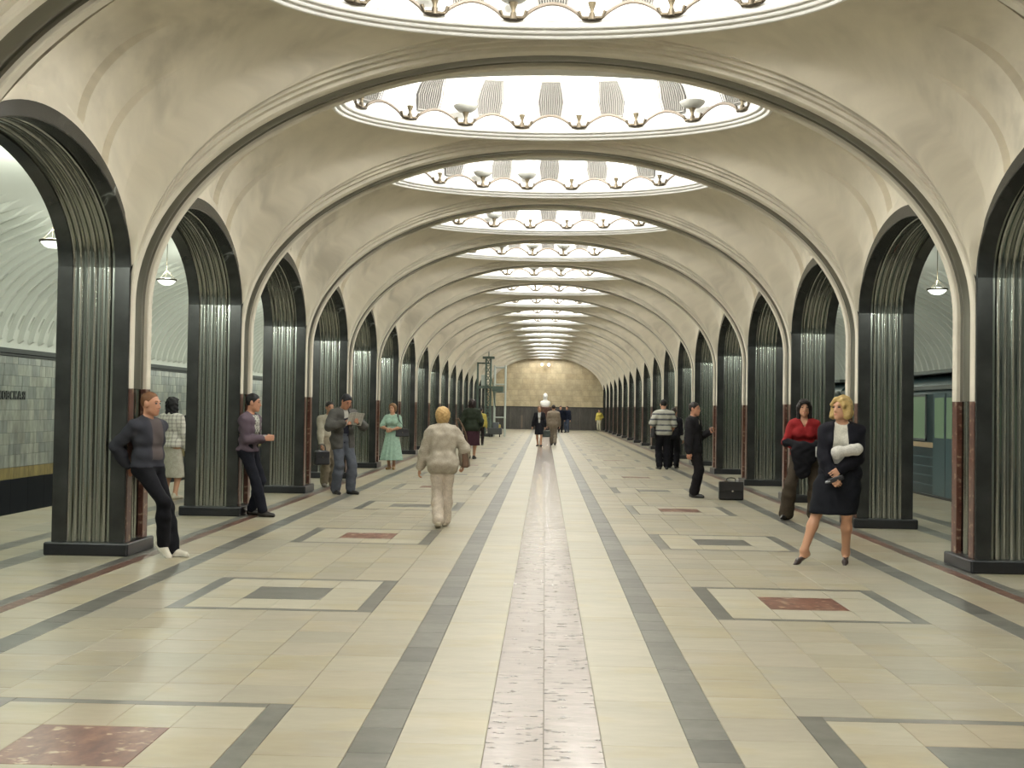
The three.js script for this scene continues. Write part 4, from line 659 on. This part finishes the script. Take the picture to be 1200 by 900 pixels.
// 2 woman in plaid jacket on the platform
person({ label: 'woman with long dark hair in a pale plaid jacket and light skirt, seen from behind', x: -6.2, z: 17.95, turn: PI - .25, height: 1.72, cell: MID, female: true, hair: { style: 'long', len: .27, color: [.010, .009, .011], amp: .008, freq: 60 }, pose: { hands: { L: { p: [.24, .84, .08], curl: .4 }, R: { p: [-.24, .84, .1], curl: .4 } } },
  outfit: [{ name: 'skirt', type: 'skirt', color: [.50, .48, .40], y1: 1.06, y0: .36, w1: .16, w0: .205, fold: .003 }, { name: 'jacket', type: 'top', color: [.5, .47, .42], off: .03, hem: -.06, pelvis: .05, pattern: (x, y, z) => { const a = Math.abs(((x * 16) % 1 + 1) % 1 - .5) < .12, b = Math.abs(((y * 16) % 1 + 1) % 1 - .5) < .12; return a && b ? [.22, .21, .20] : a || b ? [.36, .34, .31] : [.58, .56, .50]; } }, { name: 'shoes', type: 'shoes', color: [.4, .36, .28] }] });
// 3 person in black behind the second pillar
person({ label: 'person in a long black coat mostly hidden behind the second left pillar', x: -6.12, z: 18.9, turn: 2.6, height: 1.68, cell: MID, hair: { style: 'short', color: HAIRB }, outfit: [{ name: 'coat', type: 'top', color: blk, off: .035, hem: -.05, skirt: { y1: 1.0, y0: .3, w1: .2, w0: .24 } }, { name: 'trousers', type: 'trousers', color: blk, off: .012 }, { name: 'shoes', type: 'shoes', color: [.01, .01, .01] }] });
// 4 man in a purple-grey shirt leaning on the second left pillar
{
  const P = person({ label: 'dark-haired man in a purple-grey shirt leaning on the second left pillar, looking right', x: -4.12, z: 15.5, turn: 1.35, height: 1.80, cell: NEAR, skin: M.skinB, hair: { style: 'short', color: [.008, .007, .008] },
    pose: { hip: [0, .915, -.13], lean: .06, headYaw: .25, headPitch: .05, feet: { L: { x: .12, z: -.12, yaw: .1 }, R: { x: -.06, z: .14, yaw: .05 } }, hands: { L: { p: [.08, 1.08, .12], elbow: [.5, -.4, -1], curl: .8, palm: [-1, 0, 0] }, R: { p: [-.05, 1.08, .15], elbow: [-.5, -.4, -1], curl: .8, palm: [1, 0, 0] } } },
    outfit: [{ name: 'jeans', type: 'trousers', color: [.012, .013, .02], off: .012, flare: .018 }, { name: 'shirt', type: 'top', color: [.088, .066, .085], off: .02, hem: -.02, fold: .005, neck: .055, sleeve: .86, pattern: (x, y, z) => Math.abs(x) < .07 && z > .06 && y > .2 ? (Math.sin(x * 110 + 2 * Math.sin(y * 50)) * Math.sin(y * 95) > .15 ? [.10, .10, .09] : [.42, .42, .37]) : [.088, .066, .085] }, { name: 'shoes', type: 'shoes', color: [.014, .011, .01] }] });
}
// 6 man reading a newspaper
{
  const P = person({ label: 'dark-haired man in a grey jacket and jeans, standing and reading a newspaper', x: -3.66, z: 19.6, turn: .72, height: 1.86, cell: NEAR, skin: M.skinB, hair: { style: 'short', color: [.012, .012, .016] },
    pose: { headPitch: .5, headYaw: .1, lean: .05, feet: { L: { x: .13, z: .08, yaw: .35 }, R: { x: -.09, z: -.04, yaw: -.1 } }, hands: { L: { p: [.15, 1.22, .27], elbow: [.8, -.6, -.2], curl: .8, palm: [-.5, 0, -.7] }, R: { p: [-.12, 1.20, .25], elbow: [-.9, -.5, -.2], curl: .8, palm: [.5, 0, -.7] } } },
    outfit: [{ name: 'jeans', type: 'trousers', color: [.095, .105, .13], off: .022, flare: .024 }, { name: 'shirt', type: 'top', color: [.02, .022, .036], off: .016, hem: -.1, pattern: (x, y, z) => y > .36 ? [.42, .40, .36] : [.015, .017, .03] }, { name: 'jacket', type: 'top', color: [.092, .088, .082], off: .036, hem: -.19, pelvis: .2, fold: .004, open: (t) => lerp(.06, .045, t), neck: .075 }, { name: 'shoes', type: 'shoes', color: [.012, .011, .011] }] });
  const t = thing('newspaper', 'open folded newspaper held by the man in the grey jacket', 'newspaper', P.W([.02, 1.25, .34]), P.turn);
  const pm = std({ color: lin(.60, .58, .52), map: tex(128, 128, (u, v) => { const row = (v * 22) % 1 < .55 && (u * 4) % 1 < .86; return g3(row ? .62 + .2 * vn(u * 64, v * 40, 64, 40) : .95); }), roughness: .9 });
  for (const q of [-1, 1]) { const g = grid(8, 8, (i, j) => { const u = i / 7, v = j / 7; return [q * (.005 + u * .15), -.07 + v * .22 - u * .02, -.06 + .12 * v - .05 * Math.sin(u * PI) + u * .035, q > 0 ? u : 1 - u, v]; }, .6); part('page', g, pm, t); const g2 = g.clone().translate(0, -.004, .006); part('page', g2, pm, t); }
  const Q = person({ label: 'person in beige trousers and cream sleeves standing behind the newspaper reader', x: -4.25, z: 21.35, turn: .6, height: 1.70, cell: MID, hair: { style: 'short', color: HAIRB }, pose: { hands: { L: { p: [.2, .82, .05] }, R: { p: [-.23, .82, .16], curl: .9 } } }, outfit: [{ name: 'trousers', type: 'trousers', color: [.30, .26, .19], off: .024, flare: .02 }, { name: 'top', type: 'top', color: [.45, .42, .33], off: .024, hem: -.08 }, { name: 'shoes', type: 'shoes', color: [.2, .18, .15], rough: .6 }] });
  bag('handbag', 'black hand bag hanging from the cream sleeved arm behind the newspaper reader', Q.W([-.235, .45, .2]), Q.turn, [.30, .28, .13], blk, .12);
}
function bag(name, label, pos, turn, [w, h, d], color, handle, strap, rough = .45) {
  const t = thing(name, label, 'bag', pos, turn); const m = std({ color: lin(...color), roughness: rough });
  const g = new RoundedBoxGeometry(w, h, d, 3, Math.min(w, h, d) * .28); const ps = g.attributes.position; for (let i = 0; i < ps.count; i++) { const y = ps.getY(i) / h + .5; ps.setX(i, ps.getX(i) * (1.08 - .16 * y)); ps.setZ(i, ps.getZ(i) * (1.12 - .45 * y)); } g.computeVertexNormals(); part('pouch', g.translate(0, h / 2, 0), m, t);
  if (handle) part('handle', new THREE.TubeGeometry(new THREE.CatmullRomCurve3([[-w * .28, h * .96, 0], [-w * .22, h + handle * .8, 0], [0, h + handle, 0], [w * .22, h + handle * .8, 0], [w * .28, h * .96, 0]].map(q => new THREE.Vector3(...q))), 16, .009, 6), m, t);
  if (strap) part('strap', new THREE.TubeGeometry(new THREE.CatmullRomCurve3(strap.map(q => new THREE.Vector3(...q))), 24, .011, 6).scale(1, 1, 1), m, t);
  part('flap', new RoundedBoxGeometry(w * .96, h * .42, d * .2, 2, .008).translate(0, h * .72, d * .36), m, t); part('clasp', new THREE.SphereGeometry(.012, 8, 6).translate(0, h * .52, d * .5), M.brass, t);
  return t;
}
// 8 woman in mint dress
{
  const P = person({ label: 'woman in a long mint green dress with a black handbag on her arm', x: -3.86, z: 27.5, turn: -.1, height: 1.69, cell: MID, female: true, hair: { style: 'round', color: [.20, .11, .05] },
    pose: { headYaw: -.15, feet: { L: { x: .06, z: .02 }, R: { x: -.07, z: 0 } }, hands: { L: { p: [.02, 1.03, .22], elbow: [.9, -.3, -.3], curl: .6, palm: [-.3, 0, -1] }, R: { p: [-.06, 1.05, .22], elbow: [-.9, -.3, -.3], curl: .6, palm: [.3, 0, -1] } } },
    outfit: [{ name: 'dress', type: 'top', color: [.36, .52, .42], off: .018, hem: .0, sleeve: .42, neck: .075, fold: .002, skirt: { y1: 1.08, y0: .25, w1: .145, w0: .30, n: 9, fa: .06, d1: .12, d0: .25 } }, { name: 'shoes', type: 'shoes', color: [.30, .19, .08] }] });
  bag('handbag', 'black shoulder handbag hanging on the arm of the woman in the mint dress', P.W([.28, .86, .05]), P.turn + .3, [.33, .2, .1], blk, 0, [[-.13, .19, 0], [-.13, .42, -.02], [-.12, .60, -.03], [-.09, .42, .03], [.08, .19, .02]]);
}
// 9 woman in beige walking away
{
  const P = person({ label: 'woman with short blonde hair in a beige tunic and trousers, walking away', x: -1.36, z: 14.45, turn: PI + .1, height: 1.62, cell: NEAR, female: true, bulk: 1.06, hair: { style: 'round', color: [.52, .34, .14], amp: .005 },
    pose: { hip: [0, .935, .02], lean: .05, side: -.02, feet: { L: { x: .05, z: -.1, yaw: .08, pitch: .25, y: .02 }, R: { x: -.05, z: .2, yaw: -.05 } }, hands: { L: { p: [.33, .80, .10], elbow: [.8, 0, -.6], curl: .45, palm: [-1, 0, .2] }, R: { p: [-.30, .90, .16], elbow: [-.9, -.2, -.5], curl: .7, palm: [1, 0, .2] } } },
    outfit: [{ name: 'trousers', type: 'trousers', color: [.70, .61, .51], off: .014, flare: .034, fold: .003 }, { name: 'tunic', type: 'top', color: [.48, .43, .35], off: .04, hem: -.17, pelvis: .12, k: .06, fold: .004, neck: .055, sleeve: .9 }, { name: 'shoes', type: 'shoes', color: [.42, .36, .27], rough: .6 }] });
  bag('shoulder_bag', 'small brown shoulder bag at the side of the woman in beige', P.W([-.335, .86, .1]), P.turn + 1.45, [.24, .2, .09], [.10, .055, .03], 0, [[-.09, .19, 0], [-.03, .40, .0], [.07, .64, .10], [.09, .66, .13], [.1, .45, .09], [.09, .19, .02]]);
}
// 10 woman in dark green
person({ label: 'woman with bushy dark hair in a dark green jacket and purple skirt, walking away', x: -2.26, z: 33.6, turn: PI - .05, height: 1.86, cell: MID, female: true, bulk: 1.2, hair: { style: 'curly', color: [.018, .010, .010], amp: .008, freq: 50 }, pose: { feet: { L: { x: .05, z: -.1, pitch: .2, y: .02 }, R: { x: -.06, z: .14 } }, hands: { L: { p: [.24, .98, .16], curl: .5 }, R: { p: [-.24, .96, .12], curl: .5 } } },
  outfit: [{ name: 'skirt', type: 'skirt', color: [.055, .024, .034], y1: 1.0, y0: .40, w1: .2, w0: .24 }, { name: 'jacket', type: 'top', color: [.028, .036, .024], off: .045, hem: -.12, pelvis: .1 }, { name: 'shoes', type: 'shoes', color: [.012, .01, .01] }] });
person({ label: 'distant person in a yellow top and dark trousers just beyond the woman in dark green', x: -2.72, z: 46, turn: PI, height: 1.62, cell: FAR, hair: { style: 'short', color: HAIRB }, outfit: [{ name: 'trousers', type: 'trousers', color: [.02, .015, .015], off: .02 }, { name: 'top', type: 'top', color: [.48, .40, .10], off: .03, hem: -.1 }, { name: 'shoes', type: 'shoes', color: [.01, .01, .01] }] });
// 12, 13 couple on the centre line
{
  const P = person({ label: 'woman in a black skirt suit with white blouse walking toward the camera', x: -.24, z: 46.0, turn: -.05, height: 1.73, cell: FAR * .8, female: true, hair: { style: 'round', color: [.16, .09, .05] }, pose: { feet: { L: { x: .08, z: .12 }, R: { x: -.07, z: -.08 } }, hands: { L: { p: [.26, .74, .06] }, R: { p: [-.3, .8, .1] } } },
    outfit: [{ name: 'blouse', type: 'top', color: [.55, .55, .52], off: .014, hem: .0 }, { name: 'jacket', type: 'top', color: blk, off: .032, hem: -.09, open: (t) => lerp(.02, .065, t) }, { name: 'skirt', type: 'skirt', color: blk, y1: 1.0, y0: .5, w1: .17, w0: .2 }, { name: 'shoes', type: 'shoes', color: [.02, .01, .01] }] });
  bag('handbag', 'dark handbag carried by the woman in the black suit on the centre strip', P.W([.3, .40, .06]), P.turn, [.34, .28, .13], [.02, .028, .024], .11);
  person({ label: 'man in a beige-grey suit walking away beside the woman in black', x: .36, z: 47.4, turn: PI + .1, height: 1.79, cell: FAR * .8, hair: { style: 'short', color: [.03, .022, .018] }, pose: { feet: { L: { x: .05, z: .2 }, R: { x: -.06, z: -.12, pitch: .25, y: .03 } } }, outfit: [{ name: 'trousers', type: 'trousers', color: [.21, .175, .135], off: .024, flare: .016 }, { name: 'jacket', type: 'top', color: [.24, .195, .15], off: .038, hem: -.2, pelvis: .2 }, { name: 'shoes', type: 'shoes', color: [.02, .015, .015] }] });
}
person({ label: 'distant man in dark jacket and black trousers near the end wall, left of a pair', x: 1.02, z: 72.8, turn: .2, height: 1.82, cell: FAR, hair: { style: 'short', color: HAIRB }, outfit: [{ name: 'trousers', type: 'trousers', color: blk, off: .02 }, { name: 'jacket', type: 'top', color: navy, off: .035, hem: -.12 }, { name: 'shoes', type: 'shoes', color: [.01, .01, .01] }] });
person({ label: 'distant man in navy jacket and blue jeans near the end wall, right of a pair', x: 1.47, z: 73.0, turn: -.5, height: 1.80, cell: FAR, hair: { style: 'short', color: HAIRB }, outfit: [{ name: 'jeans', type: 'trousers', color: [.07, .09, .14], off: .02 }, { name: 'jacket', type: 'top', color: navy, off: .035, hem: -.12 }, { name: 'shoes', type: 'shoes', color: [.01, .01, .01] }] });
person({ label: 'distant person in a yellow shirt and white trousers by the right end of the hall', x: 3.95, z: 79.8, turn: -.4, height: 1.62, cell: FAR, female: true, hair: { style: 'short', color: HAIRB }, pose: { hands: { L: { p: [.2, 1.0, .15] }, R: { p: [-.24, .85, .1] } } }, outfit: [{ name: 'trousers', type: 'trousers', color: [.6, .57, .45], off: .02 }, { name: 'shirt', type: 'top', color: [.62, .52, .12], off: .03, hem: -.1 }, { name: 'shoes', type: 'shoes', color: [.3, .3, .25] }] });
// 17, 18 striped shirt pair
{
  const P = person({ label: 'man in a striped white and grey shirt and black trousers, seen from behind', x: 3.2, z: 29.7, turn: PI + .1, height: 1.93, cell: MID, bulk: 1.08, hair: { style: 'short', color: [.012, .010, .009] }, pose: { headPitch: .2, hands: { L: { p: [.28, .92, .1] }, R: { p: [-.22, .9, .15], curl: .6 } } },
    outfit: [{ name: 'trousers', type: 'trousers', color: blk, off: .024, flare: .02 }, { name: 'shirt', type: 'top', color: [.5, .5, .45], off: .032, hem: -.1, fold: .004, sleeve: .45, pattern: (x, y, z) => { const v = ((y * 7.5) % 1 + 1) % 1; return v < .2 ? [.06, .065, .08] : v < .34 ? [.22, .22, .22] : [.46, .46, .40]; } }, { name: 'shoes', type: 'shoes', color: [.01, .01, .01] }] });
  bag('shoulder_bag', 'black shoulder bag at the left hip of the man in the striped shirt', P.W([.27, .78, -.02]), P.turn + 1.4, [.34, .26, .12], blk, 0, [[-.13, .25, 0], [-.06, .45, 0], [.02, .62, -.06], [.08, .45, -.02], [.13, .25, 0]]);
  person({ label: 'person in black with white sleeve stripe just right of the striped shirt', x: 3.56, z: 30.5, turn: PI - .3, height: 1.70, cell: MID, hair: { style: 'short', color: [.02, .012, .01] }, outfit: [{ name: 'trousers', type: 'trousers', color: blk, off: .024, flare: .02 }, { name: 'jacket', type: 'top', color: blk, off: .032, hem: -.1, pattern: (x, y, z) => Math.abs(x) > .2 && Math.abs(z) < .03 ? [.5, .5, .47] : [.014, .014, .018] }, { name: 'shoes', type: 'shoes', color: [.01, .01, .01] }] });
}
// 19 man in dark suit with a phone, briefcase on the floor
{
  const P = person({ label: 'man in a black suit in profile holding up a mobile phone', x: 2.74, z: 20.3, turn: 1.15, height: 1.79, cell: NEAR, skin: M.skinB, hair: { style: 'short', color: [.016, .011, .009] },
    pose: { headYaw: -.15, lean: -.02, feet: { L: { x: .07, z: -.02, yaw: .1 }, R: { x: -.07, z: .05, yaw: -.05 } }, hands: { L: { p: [.13, 1.18, .25], elbow: [.5, -.8, -.5], curl: .85, palm: [-.7, 0, -.6], dir: [-.2, .35, .6] }, R: { p: [-.24, .80, -.02], curl: .5 } } },
    outfit: [{ name: 'trousers', type: 'trousers', color: [.014, .012, .014], off: .022, flare: .02 }, { name: 'shirt', type: 'top', color: [.55, .52, .45], off: .012, hem: .1, sleeve: 0, neck: .05 }, { name: 'jacket', type: 'top', color: [.018, .017, .02], off: .034, hem: -.21, pelvis: .2, fold: .004, open: (t) => lerp(.004, .045, smooth(.45, 1, t)), neck: .068 }, { name: 'shoes', type: 'shoes', color: [.01, .01, .01] }] });
  const t = thing('phone', 'small dark mobile phone held up by the man in the black suit', 'phone', P.W(V.add(P.hand.L.grip, [0, .01, .0])), P.turn); t.rotation.x = -.9; part('case', new RoundedBoxGeometry(.045, .105, .018, 2, .006), clothM([.02, .02, .022], .35), t); part('screen', new THREE.BoxGeometry(.034, .04, .002).translate(0, .022, .0095), clothM([.12, .13, .11], .2), t);
  const b = thing('briefcase', 'black leather briefcase with a silver clasp standing on the floor at the right', 'briefcase', [3.36, 0, -19.86], -.06); const lm = std({ color: lin(.012, .012, .013), roughness: .38 });
  part('body', new RoundedBoxGeometry(.44, .33, .16, 3, .03).translate(0, .167, 0), lm, b); part('flap', new RoundedBoxGeometry(.43, .17, .03, 2, .012).translate(0, .25, .078), lm, b); part('handle', new THREE.TubeGeometry(new THREE.CatmullRomCurve3([[-.08, .33, 0], [-.07, .385, 0], [.07, .385, 0], [.08, .33, 0]].map(q => new THREE.Vector3(...q))), 14, .011, 6), lm, b); part('clasp', cyl([.02, .165, .075], [.02, .165, .1], .016, .016, 12), std({ color: lin(.7, .7, .66), metalness: .9, roughness: .3 }), b, 'silver clasp'); part('strap_end', box(-.12, -.06, .33, .345, -.03, .03), M.brass, b); part('papers', box(.08, .13, .32, .375, -.02, .03), clothM([.5, .5, .5]), b, 'pale papers sticking out');
}
// 20 woman in a red blouse
{
  const P = person({ label: 'woman with long dark hair in a red blouse and brown flared trousers', x: 3.84, z: 16.35, turn: -.15, height: 1.83, cell: NEAR, female: true, hair: { style: 'long', len: .30, color: [.014, .009, .009], amp: .003 },
    pose: { headYaw: .02, side: .02, feet: { R: { x: -.24, z: .0, yaw: -.5, y: .02 }, L: { x: .15, z: -.03, yaw: .2, y: .02 } }, hands: { L: { p: [.05, 1.02, .24], elbow: [.9, -.4, -.3], curl: .6, palm: [-.2, 0, -1] }, R: { p: [-.05, 1.05, .22], elbow: [-.9, -.4, -.3], curl: .6, palm: [.2, 0, -1] } } },
    outfit: [{ name: 'trousers', type: 'trousers', color: [.058, .045, .032], off: .016, flare: .05, end: 1.02 }, { name: 'blouse', type: 'top', color: [.25, .018, .02], off: .02, hem: -.06, fold: .004, vee: .38, neck: .06 }, { name: 'shoes', type: 'shoes', color: [.012, .01, .01], heel: .04 }] });
  const j = thing('jacket', 'black jacket draped over the forearms of the woman in the red blouse', 'jacket', P.W([0, 0, 0]), P.turn); j.scale.setScalar(P.s);
  const e = P.elbow, w = P.wrist; const f = uni([cap(V.add(e.L, [0, .0, .02]), V.add(w.L, [0, .01, .03]), .062, .06), cap(V.add(e.R, [0, .0, .02]), V.add(w.R, [0, .01, .03]), .062, .06), ellp(V.add(V.lerp(w.L, w.R, .5), [-.02, -.09, .02]), [.19, .16, .065]), ellp(V.add(V.lerp(w.L, w.R, .5), [-.04, -.25, .0]), [.12, .19, .05])], .06);
  part('cloth', nets((x, y, z) => f(x, y, z) + .006 * Math.sin(x * 40 + 3 * Math.sin(y * 22)), [-.4, .5, -.25], [.4, 1.35, .45], .012), clothM([.010, .010, .013], .85), j);
  const h = thing('folded_paper', 'white folded paper held at the side of the woman in the red blouse', 'paper', P.W([.17, .98, .32]), P.turn + .3); part('sheet', rbox(-.05, .05, -.07, .08, -.012, .012, .01), clothM([.6, .6, .57]), h); 
}
// 21 blonde woman in front
{
  const P = person({ label: 'blonde woman in a black skirt suit and white top, looking left', x: 3.03, z: 11.75, turn: -.28, height: 1.80, cell: NEAR, female: true, hair: { style: 'bob', color: [.47, .33, .13], amp: .004, freq: 70 },
    pose: { hip: [.10, .945, -.02], lean: .0, side: -.03, twist: .12, headYaw: -.62, headPitch: -.04, headRoll: .0, feet: { R: { x: -.25, z: .16, yaw: -.75, y: .045, pitch: .42, knee: [-.35, 0, 1] }, L: { x: .16, z: -.03, yaw: -.05, y: .045, pitch: .42 } }, hands: { L: { p: [.10, .98, .21], elbow: [1, -.3, -.5], curl: .75, palm: [-.2, -.1, -1] }, R: { p: [.03, .92, .23], elbow: [-1, -.2, -.6], curl: .7, palm: [.2, .2, -1] } } },
    outfit: [{ name: 'top', type: 'top', color: [.66, .64, .56], off: .014, hem: .0, neck: .068, fold: .002, sleeve: 0 }, { name: 'jacket', type: 'top', color: [.010, .010, .015], off: .03, hem: -.07, pelvis: .05, fold: .004, open: (t) => lerp(.10, .062, t), neck: .08, ox: -.02 }, { name: 'skirt', type: 'skirt', color: [.009, .010, .014], y1: 1.03, y0: .52, w1: .17, w0: .24, d1: .14, d0: .165, shape: (t) => smooth(0, .45, t) }, { name: 'shoes', type: 'shoes', color: [.025, .012, .010], heel: .045, label: 'dark heeled shoe' }] });
  const b = thing('white_cloth', 'white rolled cloth tucked under the forearm of the blonde woman', 'cloth', P.W([0, 0, 0]), P.turn); b.scale.setScalar(P.s);
  const c = [.17, 1.17, .19]; const f = uni([cap(V.add(c, [-.09, -.015, .02]), V.add(c, [.09, .02, -.01]), .05, .062), ellp(V.add(c, [-.1, -.02, .02]), [.06, .07, .05])], .03);
  part('roll', nets((x, y, z) => f(x, y, z) + .003 * Math.sin(x * 60 + y * 40), V.sub(c, [.25, .2, .2]), V.add(c, [.25, .2, .2]), .009), clothM([.66, .64, .60]), b);
  const k = thing('small_purse', 'small dark purse with pale edge held in the hands of the blonde woman', 'purse', P.W([.06, .885, .28]), P.turn, null); k.rotation.z = .35; part('pouch', new RoundedBoxGeometry(.17, .05, .03, 2, .012), clothM([.02, .02, .024], .4), k); part('edge', new RoundedBoxGeometry(.06, .028, .034, 2, .012).translate(-.08, .0, 0), clothM([.35, .36, .38], .4), k);
}
// white bust on the pedestal
{
  const t = thing('bust', 'white plaster bust of a bald bearded man on the pedestal at the end wall', 'sculpture', [0, 1.69, -81.55]);
  t.userData.label = 'white stone bust of a man on the dark pedestal at the end wall';
  const f = uni([ellp([0, .84, 0], [.17, .21, .19]), ellp([0, .72, .07], [.12, .15, .12]), cap([0, .62, -.02], [0, .4, -.02], .14, .18), cap([-.22, .32, -.02], [.22, .32, -.02], .16), ellp([0, .2, .02], [.34, .26, .2]), cap([0, .82, .17], [0, .79, .2], .02, .03)], .08);
  part('figure', nets((x, y, z) => Math.max(f(x, y, z), .01 - y), [-.5, -.03, -.35], [.5, 1.12, .35], .022), M.white, t);
}
renderer.render(scene, camera);
